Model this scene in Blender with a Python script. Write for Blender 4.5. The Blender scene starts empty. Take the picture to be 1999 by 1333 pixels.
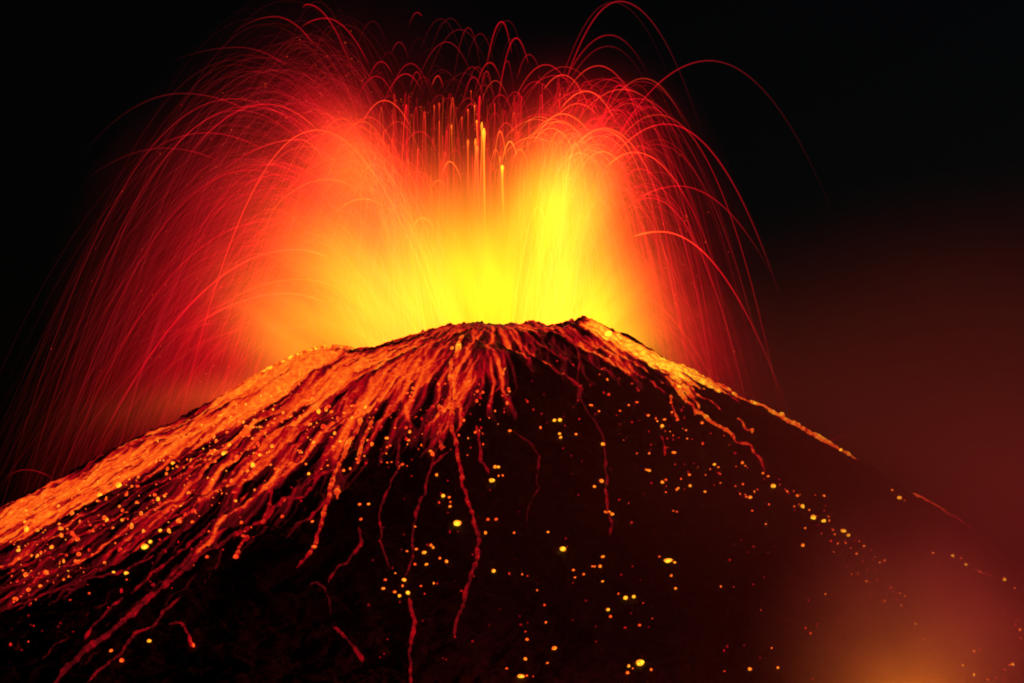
import bpy, bmesh, math, random
import numpy as np
from mathutils import Vector

# ------------------------------------------------------------------ camera
S = bpy.context.scene
rng = np.random.default_rng(7)
random.seed(7)
CAM = np.array([0.0, -1600.0, -170.0])
PITCH = math.atan2(170.0, 1600.0)
DIST = math.hypot(1600.0, 170.0)
HALF = 400.0                              # half the width seen at the summit's distance, metres
cam_d = bpy.data.cameras.new('camera')
cam_d.sensor_width = 36.0
cam_d.lens = 18.0 * DIST / HALF
cam_d.clip_start = 1.0
cam_d.clip_end = 60000.0
cam = bpy.data.objects.new('camera', cam_d)
cam.location = CAM
cam.rotation_euler = (math.pi / 2 + PITCH, 0, 0)
S.collection.objects.link(cam)
S.camera = cam

# ------------------------------------------------------------------ night sky
world = bpy.data.worlds.new('World')
S.world = world
world.use_nodes = True
wn = world.node_tree.nodes
wl = world.node_tree.links
wn.clear()
w_out = wn.new('ShaderNodeOutputWorld')
w_bg = wn.new('ShaderNodeBackground')
w_sky = wn.new('ShaderNodeTexSky')
w_sky.sky_type = 'NISHITA'
w_sky.sun_disc = False
w_sky.sun_elevation = math.radians(-4.0)
w_sky.sun_rotation = math.radians(70.0)
wl.new(w_sky.outputs[0], w_bg.inputs[0])
w_bg.inputs[1].default_value = 0.035
wl.new(w_bg.outputs[0], w_out.inputs[0])

# ------------------------------------------------------------------ added point lamps: fountain light and two helpers out of view
def point_lamp(name, loc, power, col, radius):
    ld = bpy.data.lights.new(name, 'POINT')
    ld.energy = power
    ld.color = col
    ld.shadow_soft_size = radius
    lo = bpy.data.objects.new(name, ld)
    lo.location = loc
    S.collection.objects.link(lo)
    return lo

S.view_settings.view_transform = 'Standard'
S.view_settings.look = 'None'
S.view_settings.exposure = 0.0
S.view_settings.gamma = 1.0
cy = S.cycles
cy.use_denoising = True
cy.transparent_max_bounces = 160
cy.max_bounces = 3
cy.diffuse_bounces = 1
cy.glossy_bounces = 1
cy.volume_bounces = 0
cy.sample_clamp_indirect = 0.006
cy.volume_step_rate = 1.0
cy.volume_max_steps = 256
cy.filter_width = 1.9
cy.debug_use_spatial_splits = True

# ------------------------------------------------------------------ geometry helpers
F_PX = 1000.0 * DIST / HALF               # focal length in photo pixels
cp, sp = math.cos(PITCH), math.sin(PITCH)

def project(x, y, z):
    dx, dy, dz = x - CAM[0], y - CAM[1], z - CAM[2]
    f = dy * cp + dz * sp
    u = -dy * sp + dz * cp
    return 1000.0 + F_PX * dx / f, 666.5 - F_PX * u / f

def ray(px, py):
    a = (np.asarray(px, float) - 1000.0) / F_PX
    b = (666.5 - np.asarray(py, float)) / F_PX
    return a, cp - b * sp, sp + b * cp     # direction x, y, z

def at(px, py, y):                         # point of the plane y = const seen at a place of the view
    dx, dy, dz = ray(px, py)
    t = (np.asarray(y, float) - CAM[1]) / dy
    return CAM[0] + dx * t, CAM[1] + dy * t, CAM[2] + dz * t

def vnoise(x, y, seed=0):
    r = np.random.default_rng(seed).random((256, 256))
    xi = np.floor(x).astype(int); yi = np.floor(y).astype(int)
    fx = x - xi; fy = y - yi
    fx = fx * fx * (3 - 2 * fx); fy = fy * fy * (3 - 2 * fy)
    a = r[xi % 256, yi % 256]; b = r[(xi + 1) % 256, yi % 256]
    c = r[xi % 256, (yi + 1) % 256]; d = r[(xi + 1) % 256, (yi + 1) % 256]
    return (a * (1 - fx) + b * fx) * (1 - fy) + (c * (1 - fx) + d * fx) * fy

def fbm(x, y, octaves=5, seed=0, gain=0.5):
    s = 0; a = 1; n = 0
    for k in range(octaves):
        s = s + a * (vnoise(x * 2 ** k + 13.7 * k, y * 2 ** k + 7.1 * k, seed + k) - 0.5)
        n += a; a *= gain
    return s / n * 2

# ------------------------------------------------------------------ the mountain's shape
SIL = np.array([(-600, 1265), (-300, 1140), (-100, 1045), (10, 988), (60, 962), (130, 926), (230, 872), (330, 826), (430, 772),
                (530, 717), (600, 685), (640, 676), (690, 682), (715, 679), (740, 673), (820, 651), (880, 637),
                (960, 631), (1050, 629), (1085, 632), (1118, 630), (1130, 624), (1142, 621), (1165, 627), (1220, 655), (1300, 700),
                (1400, 747), (1500, 796), (1600, 851), (1680, 896), (1760, 946), (1900, 1028), (1999, 1082),
                (2200, 1190), (2600, 1400)], float)
XC = float(at(960, 640, 0)[0])
TOP = float(at(960, 631, 0)[2])

def prof_arrays(sil):
    x, _, z = at(sil[:, 0], sil[:, 1], np.zeros(len(sil)))
    L = x <= XC + 0.5
    rl = (XC - x[L])[::-1]; zl = z[L][::-1]
    rr = x[~L] - XC; zr = z[~L]
    rl = np.concatenate([[0], rl[1:]]) if abs(rl[0]) < 1 else np.concatenate([[0], rl]); zl = zl if len(zl) == len(rl) else np.concatenate([[zl[0]], zl])
    rr = np.concatenate([[0], rr]); zr = np.concatenate([[TOP], zr])
    return rl, zl, rr, zr

FR = np.array([0, 30, 60, 90, 140, 200, 300, 420, 520, 700, 4000])
FZ = np.array([0, -5, -13, -27, -58, -96, -154, -212, -250, -282, -300])
GROUND = -300.0

def shape(x, y, P):
    rl, zl, rr, zr = P
    r = np.hypot(x - XC, y) + 1e-6
    ca = (x - XC) / r
    fr = np.abs(y) / r
    wf = np.clip((fr - 0.05) / 0.95, 0, 1) ** 1.3
    wf = wf * wf * (3 - 2 * wf)
    zL = np.interp(r, rl, zl); zR = np.interp(r, rr, zr)
    beyL = zl[-1] - (r - rl[-1]) * 0.25; beyR = zr[-1] - (r - rr[-1]) * 0.25
    zL = np.where(r > rl[-1], beyL, zL); zR = np.where(r > rr[-1], beyR, zR)
    wr = np.clip(ca * 0.5 + 0.5, 0, 1); wr = wr * wr * (3 - 2 * wr)
    side = zL * (1 - wr) + zR * wr
    front = TOP + np.interp(r, FR, FZ)
    z = side * (1 - wf) + np.minimum(front, TOP + 1) * wf
    # soft foot of the cone on the plain
    z = GROUND + np.logaddexp(0, (z - GROUND) / 12.0) * 12.0
    return z

def crater(x, y, z):
    d = np.hypot((x - XC - 12) / 1.25, y - 98)
    t = np.clip(1 - d / 88.0, 0, 1)
    t = t * t * (3 - 2 * t)
    return z - 62 * t

# fit the outline to the one in the photograph
sil = SIL.copy()
gx = np.linspace(-430, 430, 431)
gy = np.linspace(-260, 30, 146)
GX, GY = np.meshgrid(gx, gy, indexing='ij')
inside = (SIL[:, 0] > -50) & (SIL[:, 0] < 2050)
for it in range(6):
    Z = shape(GX, GY, prof_arrays(sil))
    PX, PY = project(GX, GY, Z)
    cols = np.full(2200, 1e9)
    idx = np.clip((PX + 100).astype(int), 0, 2199)
    np.minimum.at(cols, idx.ravel(), PY.ravel())
    good = np.where(cols < 1e8)[0]
    cur = np.interp(SIL[:, 0] + 100, good, cols[good])
    d = np.where(inside, SIL[:, 1] - cur, 0)
    sil[:, 1] += np.clip(d, -15, 15) * 0.8
PROF = prof_arrays(sil)

def relief(x, y):
    r = np.hypot(x - XC, y)
    th = np.arctan2(y, x - XC)
    rough = fbm(x / 30, y / 30, 6, 11, 0.6) * 6.0
    gul = (1 - np.abs(fbm(th * 9 + fbm(x / 60, y / 60, 2, 77) * 1.2, r / 160, 4, 31)) * 2)      # gullies that run down the slope
    bould = np.clip(fbm(x / 3.4, y / 3.4, 2, 59) - 0.18, 0, 1) * 3.2
    k = np.clip(r / 140, 0.12, 1)
    out = rough * (0.35 + 0.65 * k) - gul * 5.0 * k + bould * 0.8
    fade = 1 - 0.75 * np.exp(-(y / 40.0) ** 2) * np.clip(1 - 60 / (r + 1), 0, 1)
    far = np.clip(1 - (r - 700) / 900, 0.3, 1)
    cliff = -9 * np.exp(-(((x - XC - 18) / 22) ** 2 + ((y + 78) / 20) ** 2))             # hollow under the summit
    cliff += 7 * np.exp(-(((x - XC - 2) / 30) ** 2 + ((y + 105) / 26) ** 2))
    return out * fade * far + cliff + fbm(x / 7, y / 7, 3, 5) * 2.0

def ground(x, y):
    x = np.asarray(x, float); y = np.asarray(y, float)
    return crater(x, y, shape(x, y, PROF) + relief(x, y))

# terrain grid: dense where the camera looks, coarse out to the horizon
def axis(dense, step_out, far):
    lo, hi = dense[0], dense[-1]
    a = []; s = step_out; v = hi
    while v < far:
        v += s; s *= 1.25; a.append(v)
    b = []; s = step_out; v = lo
    while v > -far:
        v -= s; s *= 1.25; b.append(v)
    return np.array(b[::-1] + list(dense) + a)

DX, DY = 0.85, 1.15
xs_d = np.arange(-425, 425.01, DX)
ys_d = np.arange(-560, 60.01, DY)
xs = axis(xs_d, 1.5, 30000)
ys = axis(ys_d, 2.0, 30000)
TX, TY = np.meshgrid(xs, ys, indexing='ij')
TZ = ground(TX, TY)
ix0 = int(np.searchsorted(xs, xs_d[0])); iy0 = int(np.searchsorted(ys, ys_d[0]))
DZ = TZ[ix0:ix0 + len(xs_d), iy0:iy0 + len(ys_d)]
x0, y0 = xs_d[0], ys_d[0]

def tz(x, y):                              # height of the built mesh, bilinear
    u = np.clip((np.asarray(x, float) - x0) / DX, 0, len(xs_d) - 1.001)
    v = np.clip((np.asarray(y, float) - y0) / DY, 0, len(ys_d) - 1.001)
    i = u.astype(int); j = v.astype(int); fu = u - i; fv = v - j
    return (DZ[i, j] * (1 - fu) + DZ[i + 1, j] * fu) * (1 - fv) + (DZ[i, j + 1] * (1 - fu) + DZ[i + 1, j + 1] * fu) * fv

def hit(px, py):                           # first point of the slope seen at a place of the view
    px = np.atleast_1d(np.asarray(px, float)); py = np.atleast_1d(np.asarray(py, float))
    dx, dy, dz = ray(px, py)
    best = np.full(px.shape, np.nan); done = np.zeros(px.shape, bool)
    prev = np.full(px.shape, -575.0)
    for y in np.arange(-558, 60, 3.0):
        t = (y - CAM[1]) / dy
        below = (CAM[2] + dz * t) < tz(dx * t, np.full(px.shape, y))
        new = below & ~done
        best[new] = y; done |= new
    lo = best - 3.0; hi = best.copy()
    miss = ~done
    lo[miss] = 0; hi[miss] = 0
    for _ in range(12):
        m = (lo + hi) / 2
        t = (m - CAM[1]) / dy
        b = (CAM[2] + dz * t) < tz(dx * t, m)
        hi = np.where(b, m, hi); lo = np.where(b, lo, m)
    t = (hi - CAM[1]) / dy
    x = dx * t
    return x, hi, tz(x, hi), ~miss

# ------------------------------------------------------------------ mesh / tagging helpers
def mesh_obj(name, verts, faces, mat, smooth=True, parent=None):
    me = bpy.data.meshes.new(name)
    verts = np.asarray(verts, np.float32); faces = np.asarray(faces, np.int32)
    nf, k = faces.shape
    me.vertices.add(len(verts)); me.vertices.foreach_set('co', verts.ravel())
    me.loops.add(nf * k); me.loops.foreach_set('vertex_index', faces.ravel())
    me.polygons.add(nf)
    me.polygons.foreach_set('loop_start', np.arange(nf, dtype=np.int32) * k)
    me.polygons.foreach_set('loop_total', np.full(nf, k, np.int32))
    if smooth:
        me.polygons.foreach_set('use_smooth', np.ones(nf, bool))
    me.update(calc_edges=True)
    me.materials.append(mat)
    o = bpy.data.objects.new(name, me)
    S.collection.objects.link(o)
    o.parent = parent
    return o

def put_attr(o, name, vals):
    vals = np.asarray(vals, np.float32)
    if vals.ndim == 2:
        a = o.data.attributes.new(name, 'FLOAT_VECTOR', 'POINT'); a.data.foreach_set('vector', vals.ravel())
    else:
        a = o.data.attributes.new(name, 'FLOAT', 'POINT'); a.data.foreach_set('value', vals)

def recentre(o, p):                        # put the object's origin on its own base
    p = Vector([float(c) for c in p])
    n = len(o.data.vertices)
    co = np.empty(n * 3, np.float32); o.data.vertices.foreach_get('co', co)
    co = co.reshape(-1, 3) - np.array(p, np.float32)
    o.data.vertices.foreach_set('co', co.ravel())
    o.location = p

def tag(o, label=None, cat=None, group=None, kind=None):
    if label: o['label'] = label
    if cat: o['category'] = cat
    if group: o['group'] = group
    if kind: o['kind'] = kind
    return o

def grid_faces(nx, ny):
    a = np.arange(nx * ny).reshape(nx, ny)
    return np.stack([a[:-1, :-1], a[1:, :-1], a[1:, 1:], a[:-1, 1:]], -1).reshape(-1, 4)

# ------------------------------------------------------------------ materials
def new_mat(name):
    m = bpy.data.materials.new(name); m.use_nodes = True
    m.node_tree.nodes.clear()
    return m, m.node_tree.nodes, m.node_tree.links

def mth(n, l, op, a, b=None, c=None):
    nd = n.new('ShaderNodeMath'); nd.operation = op
    for i, v in enumerate((a, b, c)):
        if v is None: continue
        if isinstance(v, (int, float)): nd.inputs[i].default_value = v
        else: l.new(v, nd.inputs[i])
    return nd.outputs[0]

RAMP = [(0.0, (0, 0, 0)), (0.10, (0.02, 0.0006, 0.0008)), (0.25, (0.10, 0.0020, 0.0040)), (0.42, (0.42, 0.001, 0.006)),
        (0.58, (0.90, 0.055, 0.006)), (0.74, (1.0, 0.16, 0.010)), (0.88, (1.1, 0.36, 0.014)), (1.0, (1.3, 0.75, 0.03))]

def heat_colour(t):                        # incandescence: dark red -> red -> orange -> yellow
    t = np.asarray(t, float)
    ks = [k for k, _ in RAMP]
    return np.stack([np.interp(t, ks, [c[i] for _, c in RAMP]) for i in range(3)], -1)

def ramp_node(n):
    r = n.new('ShaderNodeValToRGB')
    e = r.color_ramp.elements
    e[0].position = RAMP[0][0]; e[0].color = (*RAMP[0][1], 1)
    e[1].position = RAMP[-1][0]; e[1].color = (*RAMP[-1][1], 1)
    for k, c in RAMP[1:-1]:
        x = e.new(k); x.color = (*c, 1)
    return r

# rock: dark basalt cinder
rock, n, l = new_mat('basalt cinder')
out = n.new('ShaderNodeOutputMaterial'); bs = n.new('ShaderNodeBsdfPrincipled')
tc = n.new('ShaderNodeTexCoord')
nz = n.new('ShaderNodeTexNoise'); nz.inputs['Scale'].default_value = 0.12; nz.inputs['Detail'].default_value = 8
nz2 = n.new('ShaderNodeTexNoise'); nz2.inputs['Scale'].default_value = 1.1; nz2.inputs['Detail'].default_value = 6
cr = n.new('ShaderNodeValToRGB')
cr.color_ramp.elements[0].position = 0.32; cr.color_ramp.elements[0].color = (0.020, 0.016, 0.015, 1)
cr.color_ramp.elements[1].position = 0.72; cr.color_ramp.elements[1].color = (0.085, 0.062, 0.055, 1)
bp = n.new('ShaderNodeBump'); bp.inputs['Strength'].default_value = 0.9; bp.inputs['Distance'].default_value = 1.6
l.new(tc.outputs['Object'], nz.inputs['Vector']); l.new(tc.outputs['Object'], nz2.inputs['Vector'])
l.new(nz.outputs['Fac'], cr.inputs[0]); l.new(cr.outputs[0], bs.inputs['Base Color'])
l.new(nz2.outputs['Fac'], bp.inputs['Height']); l.new(bp.outputs[0], bs.inputs['Normal'])
bs.inputs['Roughness'].default_value = 0.9
l.new(bs.outputs[0], out.inputs[0])

# molten lava with a crust: the attribute "lava_temp" is its temperature
def lava_material(name, scale, lo, hi, gain=1.0):
    m, n, l = new_mat(name)
    out = n.new('ShaderNodeOutputMaterial'); bs = n.new('ShaderNodeBsdfPrincipled')
    at_ = n.new('ShaderNodeAttribute'); at_.attribute_name = 'lava_temp'
    tc = n.new('ShaderNodeTexCoord')
    nz = n.new('ShaderNodeTexNoise'); nz.inputs['Scale'].default_value = scale; nz.inputs['Detail'].default_value = 6
    nz.inputs['Roughness'].default_value = 0.62
    l.new(tc.outputs['Object'], nz.inputs['Vector'])
    mr = n.new('ShaderNodeMapRange'); mr.inputs[1].default_value = 0.36; mr.inputs[2].default_value = 0.64
    mr.inputs[3].default_value = lo; mr.inputs[4].default_value = hi
    l.new(nz.outputs['Fac'], mr.inputs[0])
    h = mth(n, l, 'MULTIPLY', at_.outputs['Fac'], mr.outputs[0])
    r = ramp_node(n); l.new(h, r.inputs[0])
    bs.inputs['Base Color'].default_value = (0.03, 0.02, 0.018, 1)
    bs.inputs['Roughness'].default_value = 0.8
    l.new(r.outputs[0], bs.inputs['Emission Color']); bs.inputs['Emission Strength'].default_value = gain
    l.new(bs.outputs[0], out.inputs[0])
    m.cycles.emission_sampling = 'NONE'
    return m

flow_mat = lava_material('molten lava sheet', 0.3, 0.88, 1.10)
stream_mat = lava_material('molten lava stream', 0.22, 0.75, 1.2)
bomb_mat = lava_material('glowing lava bomb', 0.45, 0.62, 1.04, 1.6)

# light trails of flying lava as glowing tubes; glow behind shows through
strand_mat, n, l = new_mat('airborne lava glow')
out = n.new('ShaderNodeOutputMaterial')
at_ = n.new('ShaderNodeAttribute'); at_.attribute_name = 'glow'
em = n.new('ShaderNodeEmission'); tr = n.new('ShaderNodeBsdfTransparent'); ad = n.new('ShaderNodeAddShader')
l.new(at_.outputs['Vector'], em.inputs[0]); l.new(em.outputs[0], ad.inputs[0]); l.new(tr.outputs[0], ad.inputs[1])
l.new(ad.outputs[0], out.inputs[0])
strand_mat.cycles.emission_sampling = 'NONE'

# ------------------------------------------------------------------ structure: the volcano
terrain = mesh_obj('volcano_terrain', np.stack([TX, TY, TZ], -1).reshape(-1, 3), grid_faces(len(xs), len(ys)), rock)
tag(terrain, 'dark cinder cone and the plain around its foot', 'volcano', kind='structure')

# ------------------------------------------------------------------ lava on the slopes
GZX, GZY = np.gradient(DZ, DX, DY)
def grad(x, y):
    i = np.clip(((x - x0) / DX).astype(int), 0, len(xs_d) - 1); j = np.clip(((y - y0) / DY).astype(int), 0, len(ys_d) - 1)
    return GZX[i, j], GZY[i, j]

def roll(H, x, y, h0, decay, steps, ds=0.6, wob=0.25, mom=0.9, pull=0.4):
    """glowing debris rolling down the slope; leaves its heat in the grid H"""
    x = x.copy(); y = y.copy(); h = h0.copy()
    r = np.hypot(x - XC, y) + 1e-6
    vx = (x - XC) / r; vy = y / r
    for k in range(steps):
        gx_, gy_ = grad(x, y)
        g = np.hypot(gx_, gy_) + 1e-3
        r = np.hypot(x - XC, y) + 1e-6
        tx = -gx_ / g * pull + (x - XC) / r * (1 - pull) + rng.normal(0, wob, len(x))
        ty = -gy_ / g * pull + y / r * (1 - pull) + rng.normal(0, wob, len(x))
        vx = vx * mom + tx * (1 - mom); vy = vy * mom + ty * (1 - mom)
        s = np.hypot(vx, vy) + 1e-6
        x += vx / s * ds; y += vy / s * ds
        u = (x - x0) / DX; v = (y - y0) / DY
        i = u.astype(int); j = v.astype(int)
        ok = (i >= 0) & (j >= 0) & (i < len(xs_d) - 1) & (j < len(ys_d) - 1) & (h > 0.01)
        fu = (u - i)[ok]; fv = (v - j)[ok]; i = i[ok]; j = j[ok]; q = h[ok] * ds
        np.add.at(H, (i, j), q * (1 - fu) * (1 - fv)); np.add.at(H, (i + 1, j), q * fu * (1 - fv))
        np.add.at(H, (i, j + 1), q * (1 - fu) * fv); np.add.at(H, (i + 1, j + 1), q * fu * fv)
        h *= (1 - decay)
        h *= np.where(rng.random(len(h)) < 0.0, 0.3, 1)

def blur(H, k=1):
    for _ in range(k):
        P_ = np.pad(H, 1, mode='edge')
        H = (P_[:-2, 1:-1] + P_[2:, 1:-1] + P_[1:-1, :-2] + P_[1:-1, 2:] + 4 * P_[1:-1, 1:-1]) / 8
    return H

def release(poly, n):                      # random places inside a polygon of the view, dropped on the slope
    poly = np.array(poly, float)
    lo, hi = poly.min(0), poly.max(0)
    out = []
    while sum(len(a) for a in out) < n:
        p = rng.uniform(lo, hi, (n * 3, 2))
        c = np.zeros(len(p), bool)
        for a, b in zip(poly, np.roll(poly, -1, 0)):
            k = (a[1] > p[:, 1]) != (b[1] > p[:, 1])
            xi = (b[0] - a[0]) * (p[:, 1] - a[1]) / (b[1] - a[1] + 1e-9) + a[0]
            c ^= k & (p[:, 0] < xi)
        out.append(p[c])
    p = np.concatenate(out)[:n]
    x, y, z, ok = hit(p[:, 0], p[:, 1])
    return x[ok], y[ok]

def emit(H, poly, n, h, steps, decay=0.004, spread=0.5, **kw):
    x, y = release(poly, n)
    h0 = h * np.exp(rng.normal(0, spread, len(x)))
    roll(H, x, y, h0, decay, steps, **kw)

def flow_object(name, H, label, gain, thr=0.10, cap=0.9):
    T = cap * (1 - np.exp(-(0.8 * blur(H, 1) + 0.2 * blur(H, 10)) * gain / cap))
    T = T * (0.96 + 0.14 * fbm(np.arange(H.shape[0])[:, None] / 3.0 + 0 * H, np.arange(H.shape[1])[None, :] / 3.0 + 0 * H, 3, 91))
    global HALL
    HALL = np.maximum(HALL, T)
    keep = T > thr * 0.6
    cell = keep[:-1, :-1] | keep[1:, :-1] | keep[1:, 1:] | keep[:-1, 1:]
    ids = np.arange(H.size).reshape(H.shape)
    ci, cj = np.where(cell)
    f = np.stack([ids[ci, cj], ids[ci + 1, cj], ids[ci + 1, cj + 1], ids[ci, cj + 1]], -1)
    used, inv = np.unique(f, return_inverse=True)
    f = inv.reshape(f.shape)
    ui, uj = np.unravel_index(used, H.shape)
    t = T[ui, uj]
    lift = np.clip((t - thr) * 2.6, -0.4, 0.9)
    v = np.stack([xs_d[ui], ys_d[uj], DZ[ui, uj] + lift], -1)
    o = mesh_obj(name, v, f, flow_mat)
    put_attr(o, 'lava_temp', t)
    return tag(o, label, 'lava flow', group='sheets of lava covering the upper slopes')

shp = DZ.shape
HALL = np.zeros(shp)
H = np.zeros(shp)
emit(H, [(10, 990), (130, 930), (330, 830), (530, 721), (600, 690), (640, 681), (690, 686), (650, 715), (560, 760), (430, 830), (300, 905), (150, 985), (10, 1045)], 5200, 0.55, 110, 0.006)
emit(H, [(430, 775), (530, 719), (600, 688), (640, 679), (690, 684), (640, 692), (560, 718), (450, 778)], 1500, 1.1, 60, 0.01)
emit(H, [(10, 1000), (300, 870), (300, 960), (10, 1110)], 700, 0.45, 130, 0.008)
flow_object('lava_flow', H, 'broad orange lava sheet along the long left flank up to the small hump', 0.21, cap=0.77)

H = np.zeros(shp)
emit(H, [(690, 690), (760, 672), (880, 642), (980, 636), (970, 680), (880, 720), (760, 735), (690, 740), (600, 790), (520, 830), (470, 850), (560, 770)], 2000, 0.24, 190, 0.009, wob=0.5, pull=0.4)
emit(H, [(700, 690), (850, 650), (870, 660), (760, 700), (640, 740)], 700, 0.4, 80, 0.012)
emit(H, [(690, 700), (850, 660), (860, 720), (700, 790), (560, 850)], 420, 0.5, 330, 0.006, wob=0.6, pull=0.5)
emit(H, [(500, 850), (640, 800), (680, 850), (600, 890), (450, 950), (330, 990), (300, 930)], 420, 0.4, 260, 0.007, wob=0.6, pull=0.5)
emit(H, [(20, 1080), (300, 960), (330, 1010), (120, 1130), (20, 1180)], 240, 0.3, 200, 0.008, wob=0.6, pull=0.5)
emit(H, [(200, 1050), (560, 930), (620, 980), (350, 1150), (80, 1250)], 45, 0.42, 300, 0.004, wob=0.9, pull=0.5, spread=0.3)
flow_object('lava_flow', H, 'streaky red and orange lava running from the left of the summit down the left face', 0.34, cap=0.75)

H = np.zeros(shp)
emit(H, [(850, 645), (1010, 638), (1005, 680), (960, 720), (900, 760), (870, 720)], 900, 0.34, 110, 0.012, wob=0.5, pull=0.6)
emit(H, [(880, 640), (1120, 636), (1120, 642), (880, 650)], 420, 0.35, 60, 0.015)
emit(H, [(1000, 640), (1110, 640), (1110, 690), (1030, 690)], 90, 0.5, 150, 0.010, wob=0.6, pull=0.7)
emit(H, [(868, 760), (900, 760), (900, 800), (860, 860)], 60, 0.5, 90, 0.010, wob=0.5)
n_ = 3000; roll(H, at(rng.uniform(690, 1050, n_), np.full(n_, 650.), np.zeros(n_))[0], rng.uniform(-34, 6, n_), rng.uniform(.1, .8, n_) ** 2, .01, 40)
n_ = 700; roll(H, at(rng.uniform(1050, 1150, n_), np.full(n_, 650.), np.zeros(n_))[0], rng.uniform(-20, 4, n_), rng.uniform(.1, .5, n_) ** 2, .01, 40)
flow_object('lava_flow', H, 'netted red lava draped over the middle of the summit rim', 0.34, cap=0.74)

H = np.zeros(shp)
emit(H, [(1128, 628), (1142, 621), (1165, 629), (1220, 658), (1300, 703), (1300, 718), (1230, 684), (1170, 652), (1130, 636)], 900, 0.6, 45, 0.012, wob=0.35)
emit(H, [(1200, 650), (1300, 702), (1330, 722), (1315, 742), (1250, 700)], 420, 0.9, 45, 0.012, wob=0.35)
emit(H, [(1300, 703), (1400, 749), (1400, 753), (1320, 722)], 240, 0.7, 40, 0.012)
emit(H, [(1100, 636), (1220, 680), (1260, 720), (1130, 690)], 260, 0.3, 90, 0.012, wob=0.6, pull=0.7)
flow_object('lava_flow', H, 'bright yellow lava spilling over the right shoulder of the summit', 0.5, cap=0.96)

# ------------------------------------------------------------------ lumpy tubes (streams lying on the slope, light trails in the air)
def tube_arrays(P, R, k=6):
    """P: (m,3) path, R: (m,) radius -> verts (m*k,3), quad faces"""
    T = np.gradient(P, axis=0); T /= np.linalg.norm(T, axis=1, keepdims=True) + 1e-9
    up = np.array([0, 1.0, 0.0])
    A = np.cross(T, up); A /= np.linalg.norm(A, axis=1, keepdims=True) + 1e-9
    B = np.cross(T, A)
    a = np.linspace(0, 2 * np.pi, k, endpoint=False)
    V = P[:, None, :] + R[:, None, None] * (np.cos(a)[None, :, None] * A[:, None, :] + np.sin(a)[None, :, None] * B[:, None, :])
    m = len(P)
    i = np.arange(m - 1)[:, None] * k; j = np.arange(k)[None, :]; j2 = (j + 1) % k
    F = np.stack([i + j, i + j2, i + k + j2, i + k + j], -1).reshape(-1, 4)
    return V.reshape(-1, 3), F

def smooth_line(pts, n):
    pts = np.array(pts, float)
    d = np.concatenate([[0], np.cumsum(np.hypot(*np.diff(pts[:, :2], axis=0).T))])
    s = np.linspace(0, d[-1], n)
    q = np.stack([np.interp(s, d, pts[:, c]) for c in range(pts.shape[1])], -1)
    for _ in range(3):
        q[1:-1] = (q[:-2] + 2 * q[1:-1] + q[2:]) / 4
    return q, d[-1]

def lava_stream(pts, w, h0, h1, label, beads=0.5, wig=2.2):
    """pts: places along the stream; w: width in photo pixels; h0..h1: heat from top to end"""
    q, L = smooth_line(pts, max(12, int(sum(math.dist(a, b) for a, b in zip(pts, pts[1:])) / 2.0)))
    m = len(q); s = np.linspace(0, L, m); sd = int(pts[0][0] * 7 + pts[0][1])
    q = q + np.stack([fbm(s / 14, s * 0 + 3, 3, sd), fbm(s / 14, s * 0 + 9, 3, sd + 5)], -1) * wig * 2 * np.sin(np.linspace(0, np.pi, m))[:, None] ** 0.3
    x, y, z, ok = hit(q[:, 0], q[:, 1])
    x, y, z = x[ok], y[ok], z[ok]
    s = s[ok]
    if len(x) < 4: return
    sc = (y - CAM[1]) / F_PX               # metres per photo pixel there
    u = np.linspace(0, 1, len(x))
    W = np.array(w if isinstance(w, tuple) else (w, w * 0.75), float)
    R = (W[0] + (W[1] - W[0]) * u) * 0.5 * sc
    lum = fbm(s / 7, s * 0 + 1, 3, sd + 9)
    R = R * (1 + beads * 1.6 * lum)
    R *= np.clip(np.minimum(u, 1 - u) * 14 + 0.3, 0, 1)
    P = np.stack([x, y, z + R * 0.45], -1)
    for _ in range(2):
        P[1:-1] = (P[:-2] + 2 * P[1:-1] + P[2:]) / 4
    V, F = tube_arrays(P, np.maximum(R, 0.15), 7)
    hh = 0.93 * (h0 + (h1 - h0) * u) * (1 + 0.35 * lum + 0.22 * fbm(s / 24, s * 0 + 5, 2, sd + 3))
    hh = np.repeat(hh, 7) * (1 + 0.1 * rng.normal(0, 1, len(x) * 7))
    o = mesh_obj('lava_stream', V, F, stream_mat)
    put_attr(o, 'lava_temp', hh)
    recentre(o, P[-1])
    return tag(o, label, 'lava stream', group='narrow streams of lava on the slope')

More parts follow.
